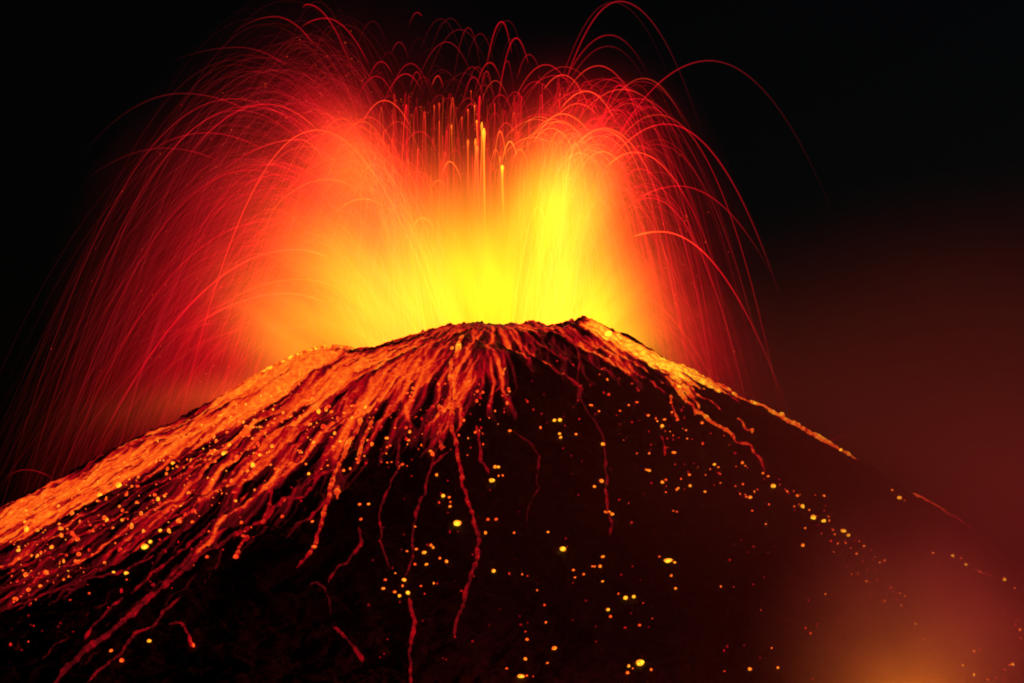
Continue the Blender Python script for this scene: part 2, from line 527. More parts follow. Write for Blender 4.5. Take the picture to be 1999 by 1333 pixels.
STREAMS = [
 ([(425, 776), (480, 746), (530, 718), (565, 701), (600, 686), (640, 678), (668, 679), (690, 683)], (6, 9), .78, .96, 'bright yellow line of lava along the left skyline up to the hump'),
 ([(905, 655), (893, 680), (884, 705), (880, 740), (884, 765)], (9, 6), .72, .62, 'short thick orange lava stream feeding down from the middle of the rim'),
 ([(882, 755), (883, 800), (884, 840), (893, 880), (903, 940), (912, 980), (925, 1010), (935, 1060), (930, 1100), (915, 1140), (905, 1180), (890, 1220), (886, 1252)], (7, 6), .50, .27, 'long red lava stream winding down the middle of the dark face'),
 ([(712, 800), (697, 840), (675, 882), (656, 919), (645, 957), (634, 998), (622, 1039), (613, 1069), (600, 1088), (579, 1109)], (8, 6), .68, .40, 'beaded orange lava stream ending in a red tip left of centre'),
 ([(656, 915), (622, 930), (607, 957), (589, 972), (555, 975), (532, 994), (514, 1020), (480, 1032), (450, 1050), (424, 1069), (386, 1088), (349, 1122), (311, 1152), (274, 1185), (240, 1215), (210, 1242), (161, 1275), (124, 1313), (100, 1345)], (7, 11), .40, .24, 'longest dark red stream bending down to the lower left corner'),
 ([(487, 960), (435, 1020), (405, 1054), (371, 1088), (330, 1129)], (5, 6), .38, .28, 'dark red stream joining the longest stream from above'),
 ([(585, 893), (555, 919), (532, 957), (526, 990), (515, 1015)], (7, 5), .50, .38, 'red stream dropping into the bend of the longest stream'),
 ([(780, 855), (776, 915), (757, 957), (742, 1005), (744, 1058), (761, 1110)], (5, 3), .30, .22, 'thin maroon stream between the beaded orange one and the middle one'),
 ([(877, 882), (844, 908), (829, 960), (810, 1013), (804, 1058), (806, 1090), (791, 1125)], (5, 4), .32, .27, 'maroon side stream splitting left off the middle one to bright bombs'),
 ([(799, 1167), (810, 1219), (802, 1264), (799, 1313), (804, 1345)], (6, 5), .34, .26, 'red stream running off the bottom edge below a cluster of bombs'),
 ([(701, 1028), (707, 1058), (686, 1092), (656, 1114), (641, 1139)], (6, 5), .32, .25, 'short maroon stream curving right of the beaded tip'),
 ([(605, 1142), (619, 1137), (634, 1148), (643, 1170), (646, 1200)], (4, 3), .24, .14, 'small faint hooked trickle below the beaded tip'),
 ([(650, 1224), (679, 1249), (694, 1268), (709, 1294)], (4, 7), .25, .36, 'short diagonal red trickle near the bottom left of centre'),
 ([(330, 1219), (349, 1214), (364, 1227), (369, 1249), (377, 1264)], (3, 6), .25, .40, 'small arched trickle ending in an orange drop near the lower left'),
 ([(1001, 840), (1039, 867), (1056, 893), (1048, 930), (1050, 953), (1031, 990), (1027, 1020)], (4, 3), .22, .18, 'very faint maroon stream right of the middle one'),
 ([(1177, 848), (1183, 927), (1183, 990), (1194, 1020), (1192, 1047)], (4, 5), .22, .34, 'faint straight stream ending in a red knot on the right-hand dark face'),
 ([(1310, 740), (1325, 765), (1350, 790), (1360, 805), (1385, 820), (1400, 830), (1430, 848), (1445, 868), (1465, 870), (1485, 895), (1495, 925)], (9, 4), .78, .40, 'branching orange lava stream below the right shoulder'),
 ([(1300, 735), (1318, 752), (1345, 772), (1362, 790), (1365, 800)], (7, 5), .80, .66, 'short yellow stream beside the top of the branching orange stream'),
 ([(1310, 705), (1350, 726), (1400, 751), (1450, 778), (1500, 800), (1560, 833), (1610, 860), (1650, 884), (1676, 899)], (8, 6), .86, .64, 'straight glowing lava line down the right-hand skyline ridge'),
 ([(1500, 801), (1530, 818), (1560, 836), (1600, 858), (1640, 880)], (9, 7), .80, .66, 'thick orange lump of lava on the lower right ridge line'),
 ([(1330, 716), (1360, 733), (1380, 744), (1398, 762)], (6, 7), .78, .76, 'short lava finger under the right ridge ending in a bright drop'),
 ([(1318, 760), (1340, 745), (1365, 770), (1395, 790), (1410, 806)], (4, 3), .55, .40, 'thin looping red stream under the right ridge'),
 ([(1309, 772), (1312, 790), (1320, 803), (1324, 818)], (4, 5), .50, .60, 'short beaded trickle below the right shoulder'),
 ([(1441, 818), (1450, 823), (1455, 835), (1461, 843), (1468, 838), (1469, 846)], (5, 6), .68, .66, 'small orange zigzag of lava below the right ridge'),
 ([(1776, 955), (1786, 967), (1812, 977), (1840, 995), (1870, 1012), (1900, 1034)], (5, 3), .56, .42, 'detached red lava line on the far right ridge'),
 ([(1906, 1112), (1925, 1120), (1948, 1132)], (3, 2), .55, .34, 'tiny orange trickle at the far right edge of the slope'),
 ([(1684, 893), (1688, 897), (1694, 901)], (4, 3), .48, .46, 'tiny red dash just past the end of the ridge line'),
 ([(988, 718), (981, 726), (979, 742), (975, 756), (962, 769), (955, 790), (949, 808)], (4, 3), .62, .24, 'thin trickle with a bright top under the middle of the rim'),
 ([(1121, 662), (1132, 707), (1127, 737), (1136, 786), (1162, 824), (1185, 869)], (4, 3), .34, .18, 'faint red stream running down from right of the dark summit block'),
 ([(150, 1152), (112, 1152), (75, 1163), (34, 1193)], (4, 3), .26, .22, 'faint maroon trickle low at the left edge'),
 ([(375, 1028), (345, 1040), (318, 1055), (300, 1073), (280, 1092)], (5, 4), .34, .26, 'maroon stream passing the big yellow bomb on the left'),
 ([(240, 1167), (210, 1193), (182, 1223), (165, 1249)], (5, 5), .27, .30, 'maroon trickle above the lower left corner ending in red beads'),
 ([(135, 1245), (109, 1260), (82, 1287)], (3, 3), .22, .18, 'faint curved trickle nearest the lower left corner'),
 ([(352, 1167), (322, 1193), (300, 1223), (262, 1238), (240, 1272), (190, 1312), (170, 1335)], (5, 5), .28, .24, 'maroon stream on the right of the longest stream in the lower left'),
 ([(470, 1046), (485, 1048), (478, 1058), (466, 1072), (461, 1085)], (6, 8), .40, .46, 'short red drip hanging from the bend of the longest stream'),
 ([(659, 950), (660, 960), (659, 975)], (9, 9), .62, .66, 'short fat orange drop beside the beaded stream'),
 ([(730, 815), (712, 850), (705, 880), (700, 905)], (5, 6), .55, .55, 'red side trickle right of the top of the beaded stream'),
 ([(858, 790), (862, 820), (858, 855), (862, 880)], (6, 6), .52, .40, 'broken red stream left of the top of the middle one'),
 ([(930, 830), (935, 855), (937, 880), (940, 900), (955, 925)], (5, 5), .42, .30, 'red trickle right of the top of the middle one'),
 ([(1292, 850), (1297, 870), (1299, 890)], (4, 6), .36, .48, 'short red dash on the right-hand face below small embers'),
 ([(430, 880), (400, 905), (360, 925), (320, 948), (285, 970)], (6, 5), .55, .45, 'red stream just under the broad orange sheet on the left'),
 ([(395, 882), (370, 884), (350, 895), (338, 906)], (4, 4), .58, .52, 'thin curved orange rivulet beneath the left sheet'),
 ([(480, 900), (440, 940), (390, 980), (340, 1010), (290, 1040), (240, 1062)], (5, 4), .44, .33, 'red stream across the middle of the left face'),
 ([(250, 1000), (190, 1030), (130, 1062), (70, 1095), (15, 1120)], (6, 5), .46, .36, 'red stream parallel to the left skyline under the sheet'),
 ([(300, 1085), (230, 1120), (160, 1135), (90, 1160), (20, 1190)], (5, 4), .32, .28, 'maroon stream reaching the left edge below the red one'),
 ([(455, 985), (420, 1015), (385, 1050), (345, 1085), (300, 1120), (255, 1160)], (5, 5), .34, .27, 'maroon stream above and parallel to the longest stream'),
]
for k_, s in enumerate(STREAMS): lava_stream(*s, **(dict(beads=0.08, wig=0.6) if k_ == 0 else {}))

# ------------------------------------------------------------------ lava bombs and embers lying on the slope
def lump_mesh(seed):
    bm = bmesh.new(); bmesh.ops.create_icosphere(bm, subdivisions=2, radius=1.0)
    r = random.Random(seed); ph = [(Vector((r.uniform(-1, 1), r.uniform(-1, 1), r.uniform(-1, 1))).normalized(), r.uniform(0.12, 0.34)) for _ in range(5)]
    for v in bm.verts:
        d = v.co.normalized(); k = 1.0
        for a, s in ph:
            k += s * max(0.0, d.dot(a)) ** 3 - 0.4 * s * max(0.0, -d.dot(a)) ** 2
        v.co = d * k; v.co.z *= 0.85
    me = bpy.data.meshes.new('lava_bomb'); bm.to_mesh(me); bm.free()
    for p in me.polygons: p.use_smooth = True
    return me

lumps = [lump_mesh(k) for k in range(6)]
tiers = {}
def bomb_mesh(k, heat):
    key = (k, round(heat, 2))
    if key not in tiers:
        me = lumps[k].copy(); me.name = 'lava_bomb'
        a = me.attributes.new('lava_temp', 'FLOAT', 'POINT')
        a.data.foreach_set('value', np.full(len(me.vertices), heat, np.float32))
        me.materials.clear(); me.materials.append(bomb_mat)
        tiers[key] = me
    return tiers[key]

def bomb(px, py, size, heat, label, group, wide=1.0, tall=1.0):
    x, y, z, ok = hit([px], [py])
    if not ok[0]: return None
    sc = (y[0] - CAM[1]) / F_PX
    r = size * 0.5 * sc
    o = bpy.data.objects.new('lava_bomb', bomb_mesh(random.randrange(6), heat))
    o.location = (x[0], y[0], z[0] + r * 0.45)
    o.scale = (r * wide, r, r * tall)
    o.rotation_euler = (random.uniform(-.3, .3), random.uniform(-.3, .3), random.uniform(-.4, .4))
    S.collection.objects.link(o)
    return tag(o, label, 'lava bomb', group)

BIG = [  # px, py, size, heat, wide, tall, label
 (892, 1025, 15, 1.05, 1.1, 1, 'large round yellow bomb left of the long middle stream'),
 (961, 940, 10, .95, 1.3, 1, 'oval yellow bomb right of the long middle stream'),
 (1100, 1075, 12, .98, 1.2, 1, 'large yellow bomb alone in the middle of the dark face'),
 (964, 1117, 9, .95, 1, 1, 'yellow bomb level with the lower bend of the middle stream'),
 (866, 970, 9, .95, 1, 1, 'yellow bomb touching the left of the middle stream above the large round one'),
 (790, 1134, 9, .92, 1.1, 1, 'topmost yellow bomb of the cluster above the bottom-edge stream'),
 (797, 1160, 10, .98, 1, 1, 'largest yellow bomb of the cluster above the bottom-edge stream'),
 (780, 1165, 8, .92, 1, 1, 'leftmost bomb of the cluster above the bottom-edge stream'),
 (829, 1080, 8, .90, 1.2, 1, 'yellow bomb above right of the bottom cluster'),
 (1017, 1323, 11, .95, 1.5, .8, 'wide yellow bomb at the bottom edge below the middle'),
 (1251, 1297, 16, 1.0, 1.1, 1, 'largest yellow bomb near the bottom edge right of the middle'),
 (1222, 1169, 10, .98, 1, 1, 'left one of two yellow bombs side by side low on the right face'),
 (1238, 1167, 8, .96, 1, 1, 'right one of two yellow bombs side by side low on the right face'),
 (1187, 1192, 8, .96, 1, 1, 'yellow bomb just below left of the side by side pair'),
 (1303, 1098, 12, 1.0, 1.9, .9, 'long flat yellow bomb on the right-hand dark face'),
 (1318, 1099, 6, .90, 1.2, .9, 'small orange bomb against the right end of the long flat one'),
 (1511, 951, 11, .95, 1, 1, 'yellow bomb at the top of the right diagonal row'),
 (1567, 991, 10, .95, 1, 1.3, 'tall orange bomb in the right diagonal row'),
 (1588, 1013, 12, 1.0, 1, 1, 'largest yellow bomb of the right diagonal row'),
 (1609, 1019, 10, .98, 1, 1, 'yellow bomb right next to the largest of the diagonal row'),
 (1648, 1038, 10, .95, 1.2, .9, 'upper one of two touching bombs in the lower diagonal row'),
 (1657, 1046, 8, .93, 1, 1, 'lower one of two touching bombs in the lower diagonal row'),
 (1756, 974, 9, .90, 1.2, 1, 'orange bomb above the far right red lava line'),
 (1860, 1087, 8, .90, 1, 1, 'left one of the three bombs under the far right ridge'),
 (1886, 1104, 8, .90, 1, 1, 'right one of the three bombs under the far right ridge'),
 (1962, 1133, 8, .90, 1, 1.1, 'yellow bomb nearest the right edge under the ridge'),
 (283, 1070, 15, 1.0, 1.1, 1, 'largest yellow bomb on the left face'),
 (294, 1060, 9, .97, 1, 1, 'small yellow bomb leaning on the largest one of the left face'),
 (222, 1120, 8, .95, 1, 1, 'left one of two yellow bombs low on the left face'),
 (246, 1121, 9, .95, 1.2, .9, 'right one of two yellow bombs low on the left face'),
 (313, 1037, 8, .95, 1, 1, 'yellow bomb above the largest one of the left face'),
 (292, 1253, 9, .93, 1, 1, 'yellow bomb beside the longest stream in the lower left'),
 (217, 1272, 8, .75, 1, 1, 'orange bomb lying on the longest stream near its end'),
 (237, 1292, 10, .68, 1, 1, 'red-rimmed orange bomb lowest on the left face'),
 (378, 1262, 9, .62, .7, 1.3, 'upright orange-red bomb at the end of the small arched trickle'),
 (460, 1090, 13, .58, 1, .9, 'red lumpy bomb under the bend of the longest stream'),
 (613, 1071, 11, .72, 1, 1, 'orange bomb lying on the end of the beaded stream'),
 (1083, 822, 8, .95, 1, 1, 'left one of the yellow pair under the summit block'),
 (1093, 822, 9, .98, 1, 1, 'right one of the yellow pair under the summit block'),
 (1093, 848, 7, .90, 1, 1, 'upper one of the stacked pair below the yellow pair'),
 (1095, 855, 7, .90, 1, 1, 'lower one of the stacked pair below the yellow pair'),
 (1125, 849, 6, .80, 1, 1, 'orange bomb right of the stacked pair'),
 (1177, 869, 9, .88, 1, 1, 'orange bomb on the end of the faint right-hand stream'),
 (1317, 885, 8, .78, 1.3, .8, 'flat orange bomb in the middle of the right face'),
 (1293, 943, 8, .85, 1, 1, 'yellow-orange bomb left in the ember patch of the right face'),
 (1348, 950, 7, .86, 1, 1, 'yellow-orange bomb right in the ember patch of the right face'),
 (232, 951, 13, .95, 1, 1.3, 'tall yellow bomb on the lower edge of the left lava sheet'),
 (195, 969, 12, .95, 1, 1, 'yellow bomb left of the tall one on the edge of the left sheet'),
 (52, 1037, 12, .92, .9, 1.4, 'tall yellow bomb near the left edge of the sheet'),
 (437, 889, 13, .95, 1.1, 1, 'yellow bomb under the middle of the left lava sheet'),
 (448, 870, 9, .90, .9, 1.1, 'smaller bomb just above the one under the left sheet'),
 (337, 906, 9, .92, 1, 1, 'yellow bomb beside the curved orange rivulet'),
 (309, 977, 9, .90, .9, 1.4, 'upright yellow bomb in the middle of the left face'),
 (209, 1017, 8, .90, .9, 1.6, 'upright orange bomb on the left face near the red stream'),
 (73, 1088, 8, .85, .9, 1.8, 'tall orange bomb low at the left edge'),
 (101, 1070, 9, .85, 1, 1.2, 'orange bomb right of the tall one low at the left edge'),
 (36, 1076, 9, .90, 1, 1.1, 'yellow bomb at the far left edge below the sheet'),
 (79, 1146, 9, .75, 1, 1, 'orange-red bomb lowest at the left edge'),
 (1189, 655, 15, 1.1, 1.2, 1, 'brightest yellow lump on the right shoulder of the summit'),
 (883, 682, 10, .82, .8, 1.3, 'orange lump on the rim at the head of the short thick stream'),
 (714, 798, 11, .88, .8, 1.4, 'yellow drop at the head of the beaded stream'),
 (612, 867, 9, .88, .8, 1.3, 'upright yellow drop above the bend of the longest stream'),
 (687, 818, 8, .85, .9, 1.3, 'yellow drop left of the head of the beaded stream'),
 (1403, 764, 9, .90, 1, 1, 'yellow drop at the tip of the finger under the right ridge'),
 (1642, 880, 8, .95, 1, 1, 'yellow lump on the lower end of the ridge line'),
 (1609, 861, 8, .93, 1, 1, 'yellow lump near the middle of the lower ridge line'),
]
for px, py, sz, ht, wd, tl, lb in BIG:
    bomb(px, py, sz * 0.85, ht, lb, 'large lava bombs on the slope', wd, tl)

E = {
 'scattered along the diagonal row on the right face': [(1557,969,5),(1609,969,5),(1742,958,5),(1718,1099,5),(1728,1095,4),(1673,1082,5),(1687,1067,5),(1692,1136,5),(1699,1139,3),(1728,1175,5),(1758,1159,4),(1568,1066,6),(1627,1035,4),(1630,1044,4),(1652,1061,4),(1500,931,5),(1523,947,3),(1538,960,4),(1540,964,3),(1580,997,4),(1592,967,3),(1610,998,3),(1612,988,3),(1688,1067,4),(1685,1072,3),(1711,1113,3),(1664,1122,3),(1676,1124,3),(1767,1165,4),(1701,1161,3),(1744,1155,3),(1490,925,5),(1612,1161,4),(1636,1062,4),(1650,1057,3),(1735,928,4),(1755,974,4),(1767,978,3),(1798,996,3),(1713,1133,3),(1450,905,5),(1460,914,3)],
 'in the lower right haze': [(1788,1219,5),(1806,1249,4),(1902,1273,5),(1880,1300,5),(1902,1319,6),(1929,1328,5),(1978,1299,6),(1992,1231,5),(1993,1247,4),(1972,1299,4),(1858,1195,3),(1925,1204,3),(1960,1197,3),(1962,1308,3),(1877,1091,4),(1982,1149,4),(1822,1080,4),(1829,1100,3),(1810,1099,3),(1925,1164,3)],
 'on the bottom right of the face': [(1464,1308,7),(1519,1305,5),(1507,1266,4),(1408,1146,5),(1319,1150,5),(1311,1125,5),(1249,1222,5),(1226,1315,5),(1272,1309,5),(1236,1306,4),(1288,1088,4),(1496,1024,4),(1415,1311,3),(1587,1326,3),(1256,1178,3),(1274,1208,3),(1208,1160,4)],
 'in the patch under the right shoulder': [(1377,961,6),(1395,908,6),(1403,913,4),(1268,920,6),(1262,918,4),(1322,957,5),(1325,954,4),(1315,998,4),(1322,1000,4),(1300,938,5),(1346,928,4),(1330,936,4),(1300,962,4),(1301,950,3),(1342,857,4),(1268,886,4),(1244,886,4),(1244,786,5),(1170,804,5),(1153,792,4),(1156,792,4),(1211,803,4),(1204,811,3),(1228,792,4),(1266,812,5),(1281,818,5),(1284,823,5),(1298,820,5),(1293,833,6),(1310,787,5),(1312,806,4),(1323,821,5),(1371,827,5),(1340,841,4),(1186,742,5),(1176,722,4),(1193,697,4),(1465,973,7),(1457,971,5),(1473,961,4),(1469,998,4),(1451,946,4),(1502,986,4),(1352,858,3),(1388,847,3)],
 'around the middle of the dark face': [(1174,941,7),(1161,951,6),(1182,1001,5),(1189,1001,6),(1196,1006,6),(1070,1040,6),(1004,1041,5),(948,1042,6),(953,1015,5),(969,1015,5),(1157,1107,4),(1162,1107,4),(1172,1107,6),(1178,1088,6),(1020,1122,4),(1105,1052,3),(1055,836,5),(996,842,5),(1049,1153,4),(1030,1125,3),(1120,1114,5),(1140,1122,4),(1123,1128,4),(1177,1136,4),(1082,1268,8),(1026,1234,3),(1029,1250,5),(1067,1216,4),(1069,1295,4),(1026,1288,6),(990,1306,4),(1029,1320,4),(1192,1205,5),(1228,1302,6),(936,1040,3),(957,957,3),(967,913,7),(973,913,6),(982,929,4),(974,930,5)],
 'between the middle stream and the beaded stream': [(853,928,6),(879,990,6),(880,981,4),(877,972,4),(800,845,6),(798,861,5),(762,871,5),(810,854,3),(720,985,5),(702,986,5),(705,1015,5),(847,1140,4),(810,1103,5),(833,1103,6),(872,1098,6),(859,1091,5),(795,1077,4),(813,1073,5),(846,1070,6),(842,1066,5),(854,1140,3),(749,1150,6),(753,1133,4),(756,904,4),(765,903,4),(777,903,4),(755,857,6),(699,904,4),(696,897,5),(671,920,5),(640,910,4),(628,917,4),(718,860,5),(745,903,3),(771,1157,5),(786,1145,5),(772,1120,4),(822,1145,4),(610,1019,5),(603,926,6),(804,930,3),(829,1160,3),(811,1029,4),(684,916,5),(664,863,6)],
}
ONES = ['first', 'second', 'third', 'fourth', 'fifth', 'sixth', 'seventh', 'eighth', 'ninth', 'tenth', 'eleventh', 'twelfth', 'thirteenth', 'fourteenth', 'fifteenth',
        'sixteenth', 'seventeenth', 'eighteenth', 'nineteenth']
def ordinal(k):
    if k < 19: return ONES[k]
    t, o = divmod(k + 1, 10)
    tens = {2: 'twenty', 3: 'thirty', 4: 'forty', 5: 'fifty', 6: 'sixty'}
    return {2: 'twentieth', 3: 'thirtieth', 4: 'fortieth', 5: 'fiftieth', 6: 'sixtieth'}[t] if o == 0 else tens[t] + '-' + ONES[o - 1]

LAND = [(892, 1025, 'the large round yellow bomb'), (1100, 1075, 'the lone yellow bomb in mid face'), (1017, 1323, 'the wide bottom-edge bomb'),
        (1251, 1297, 'the big bomb near the bottom edge'), (1230, 1168, 'the side by side yellow pair'), (1306, 1098, 'the long flat yellow bomb'),
        (1088, 822, 'the yellow pair under the summit'), (1588, 1013, 'the largest bomb of the diagonal row'), (1511, 951, 'the top bomb of the diagonal row'),
        (1652, 1042, 'the touching pair in the row'), (1756, 974, 'the orange bomb by the far right line'), (1872, 1095, 'the three bombs under the far ridge'),
        (1962, 1133, 'the bomb nearest the right edge'), (797, 1155, 'the three-bomb cluster'), (961, 940, 'the oval yellow bomb'), (866, 970, 'the bomb touching the middle stream'),
        (1317, 885, 'the flat orange bomb'), (1177, 869, 'the bomb on the faint right-hand stream'), (1320, 945, 'the ember patch of the right face'),
        (613, 1071, 'the tip of the beaded stream'), (714, 798, 'the yellow drop heading the beaded stream'), (1192, 1030, 'the red knot of the straight stream')]
DIRS = ['right of', 'upper right of', 'above', 'upper left of', 'left of', 'lower left of', 'below', 'lower right of']
todo = {}
for where, lst in E.items():
    for (px, py, s) in lst:
        if s <= 3: look, h, g_ = 'tiny dull red ember', 0.42 + random.random() * 0.08, 'tiny red embers on the dark face'
        elif s <= 5: look, h, g_ = 'small orange ember', 0.60 + random.random() * 0.16, 'small orange embers on the dark face'
        else: look, h, g_ = 'bright amber ember', 0.78 + random.random() * 0.12, 'bright amber embers on the dark face'
        L_ = min(LAND, key=lambda q: math.hypot(q[0] - px, q[1] - py))
        d_ = DIRS[int(round(math.atan2(L_[1] - py, px - L_[0]) / (math.pi / 4))) % 8]
        todo.setdefault(look + ' ' + d_ + ' ' + L_[2], []).append((math.hypot(L_[0] - px, L_[1] - py), px, py, s, h, g_))
for lb, lst in todo.items():
    lst.sort()
    for k_, (_, px, py, s, h, g_) in enumerate(lst):
        lab = lb if len(lst) == 1 else ('nearest ' if k_ == 0 else ONES[k_] + ' nearest ') + lb
        bomb(px, py, s * random.uniform(.85, 1.1), round(h, 1) + 0.03, lab, g_, random.uniform(0.8, 1.4), random.uniform(0.8, 1.4))

# the countless smaller drops and embers, one mass of litter
def litter(regions, label):
    V = []; F = []; Hh = []; nv = 0
    base = []
    for me in lumps[:3]:
        co = np.empty(len(me.vertices) * 3, np.float32); me.vertices.foreach_get('co', co)
        fc = np.array([p.vertices[:] for p in me.polygons]); base.append((co.reshape(-1, 3), fc))
    for poly, n, smin, smax, hmin, hmax in regions:
        x, y = release(poly, n)
        hot = HALL[np.clip(((x - x0) / DX).astype(int), 0, len(xs_d) - 1), np.clip(((y - y0) / DY).astype(int), 0, len(ys_d) - 1)] > 0.16
        keep = hot | (rng.random(len(x)) < 0.42); x, y = x[keep], y[keep]
        for a, b in zip(x, y):
            co, fc = base[random.randrange(3)]
            r = (smin + (smax - smin) * random.random() ** 2.5) * 0.5 * (b - CAM[1]) / F_PX
            sc_ = np.array([random.uniform(.8, 1.3), 1, random.uniform(.8, 1.9)]) * r
            V.append(co * sc_ + np.array([a, b, float(tz(a, b)) + r * .4])); F.append(fc + nv); nv += len(co)
            Hh.append(np.full(len(co), random.uniform(hmin, hmax)))
    o = mesh_obj('ember_litter', np.concatenate(V), np.concatenate(F), bomb_mat)
    put_attr(o, 'lava_temp', np.concatenate(Hh))
    return tag(o, label, 'embers', kind='stuff')
litter([([(20, 1060), (250, 950), (430, 870), (600, 800), (720, 780), (640, 900), (480, 970), (300, 1060), (60, 1180), (20, 1210)], 420, 2.2, 9, 0.5, 0.95),
        ([(20, 1180), (300, 1060), (480, 970), (640, 900), (600, 980), (300, 1180), (20, 1290)], 110, 2.2, 6, 0.34, 0.7),
        ([(640, 800), (870, 720), (1000, 760), (960, 880), (760, 920), (660, 900)], 230, 2.2, 6.5, 0.40, 0.85),
        ([(10, 1010), (430, 800), (690, 700), (600, 800), (300, 940), (20, 1070)], 260, 2.2, 7, 0.66, 0.95),
        ([(1050, 680), (1230, 720), (1330, 840), (1360, 1000), (1120, 900), (1000, 800)], 130, 2.2, 4.5, 0.3, 0.62),
        ([(1300, 760), (1380, 810), (1500, 930), (1460, 1000), (1300, 900)], 90, 2.2, 4.5, 0.36, 0.75),
        ([(1480, 920), (1540, 940), (1720, 1080), (1800, 1190), (1700, 1180), (1560, 1030)], 110, 2.0, 4.5, 0.34, 0.8),
        ([(700, 900), (1000, 900), (1100, 1333), (700, 1333)], 90, 2.0, 4.5, 0.28, 0.55),
        ([(1100, 900), (1500, 1000), (1700, 1300), (1100, 1333)], 110, 2.0, 4.5, 0.26, 0.55),
        ([(1700, 1180), (1999, 1200), (1999, 1333), (1750, 1333)], 40, 2.0, 4.5, 0.34, 0.7)],
       'countless small glowing drops and embers strewn over the slopes')

# ------------------------------------------------------------------ the fountain: light trails of lava thrown from the crater, built as tubes
VY = 95.0                                  # depth of the vents behind the front rim

def fly(s, k=0.13):
    return (1 - np.exp(-k * s)) / (1 - math.exp(-k))

def ballistic(apx, apy, stx, depth, T0, cool, rad, m=34, sz=-42.0, turb=0.0):
    """arrays: apex place in the view, x of the vent in the view, sideways depth of the throw, start temperature"""
    N = len(apx)
    sx, _, _ = at(stx, np.full(N, 690.0), np.full(N, VY))
    sy = VY + rng.normal(0, 12, N)
    ay = VY + depth
    ax, _, az = at(apx, apy, ay)
    s = np.linspace(0, 3.2, 90)[None, :]
    hz = fly(s)
    X = sx[:, None] + (ax - sx)[:, None] * hz
    Y = sy[:, None] + (ay - sy)[:, None] * hz
    Z = sz + (az - sz)[:, None] * (1 - (1 - s) ** 2)
    Gz = shape(X, Y, PROF); Gz = crater(X, Y, Gz)
    dead = (Z < Gz - 3) & (s > 0.9)
    first = np.where(dead.any(1), dead.argmax(1), 89)
    send = s[0][first]
    send = np.where(rng.random(N) < 0.25, np.minimum(send, rng.uniform(1.1, 2.2, N)), send)
    q = np.linspace(0, 1, m)[None, :] * send[:, None]
    hz = fly(q)
    X = sx[:, None] + (ax - sx)[:, None] * hz
    Y = sy[:, None] + (ay - sy)[:, None] * hz
    Z = sz + (az - sz)[:, None] * (1 - (1 - q) ** 2)
    if turb:
        wv = rng.normal(0, turb, (N, 1)) * np.sin(q * rng.uniform(2, 5, (N, 1)) + rng.uniform(0, 6, (N, 1)))
        X = X + wv
    V = np.sqrt(((ax - sx) ** 2 + (ay - sy) ** 2)[:, None] + (2 * (az - sz)[:, None] * (1 - q)) ** 2)
    vm = V.mean(1, keepdims=True)
    dwell = np.clip(vm / (V + 0.12 * vm), 0.5, 3.0) ** 0.5  # slow flight glows brighter: long-exposure build-up put into the colour
    T = T0[:, None] * np.exp(-cool[:, None] * q)
    P = np.stack([X, Y, Z], -1)
    R = rad[:, None] * np.ones((1, m))
    R = R * np.clip((1 - np.linspace(0, 1, m)) * 6, 0.15, 1)[None, :]
    return P, R, T, dwell

def strand_mesh(name, P, R, C, k=3):
    N, m, _ = P.shape
    T = np.gradient(P, axis=1); T /= np.linalg.norm(T, axis=2, keepdims=True) + 1e-9
    up = np.array([0.0, 1.0, 0.0])
    A = np.cross(T, up); A /= np.linalg.norm(A, axis=2, keepdims=True) + 1e-9
    B = np.cross(T, A)
    a = np.linspace(0, 2 * np.pi, k, endpoint=False) + 0.5
    V = P[:, :, None, :] + R[:, :, None, None] * (np.cos(a)[None, None, :, None] * A[:, :, None, :] + np.sin(a)[None, None, :, None] * B[:, :, None, :])
    base = (np.arange(N) * m * k)[:, None, None]
    i = (np.arange(m - 1) * k)[None, :, None]; j = np.arange(k)[None, None, :]; j2 = (j + 1) % k
    F = np.stack([base + i + j, base + i + j2, base + i + k + j2, base + i + k + j], -1).reshape(-1, 4)
    o = mesh_obj(name, V.reshape(-1, 3), F, strand_mat)
    put_attr(o, 'glow', np.repeat(C.reshape(-1, 3), k, axis=0))
    return o

def strand_colour(T, dwell, gain):
    return heat_colour(T) * (dwell * gain)[..., None] * np.array([1, 1, 0.8])

# the dense spray nobody could count
parts = []
def spray(n, apx, apy, stx, depth, T0, cool, rad, gain):
    P, R, T, dw = ballistic(apx, apy, stx, depth, T0, cool, rad, turb=1.2)
    vary = np.exp(rng.normal(-0.35, 0.85, (len(T), 1)))
    parts.append((P, R * np.clip(vary, .7, 1.5) ** .5, strand_colour(T, dw, vary * gain * np.ones_like(T))))

U = rng.uniform; Nn = rng.normal
def hull(x):                               # upper outline of the fountain in the view
    return np.interp(x, [250, 330, 420, 520, 600, 680, 760], [470, 340, 230, 140, 95, 130, 210])
G_ = 0.055
# left jet: a plume leaning up to the left
n_ = 900; u = U(0, 1, n_) ** 0.9
spray(n_, 850 - 195 * u + Nn(0, 36, n_), 475 - 215 * u + Nn(0, 30, n_), U(800, 960, n_), np.abs(Nn(0, 40, n_)), U(.54, .72, n_), U(.14, .34, n_), U(.3, .5, n_), G_ * .8)
# left fan: falling to the left in long curves
n_ = 2500; ax_ = 710 - 240 * U(0, 1, n_) ** 1.2
spray(n_, ax_, hull(ax_) + 160 + 420 * U(0, 1, n_) * (1 - (700 - ax_) / 600), U(740, 960, n_), np.abs(Nn(0, 60, n_)), U(.40, .56, n_), U(.24, .46, n_), U(.24, .40, n_), G_ * .70)
n_ = 800
spray(n_, Nn(610, 60, n_), U(400, 640, n_), U(700, 930, n_), np.abs(Nn(0, 50, n_)), U(.56, .72, n_), U(.2, .36, n_), U(.3, .5, n_), G_ * .7)
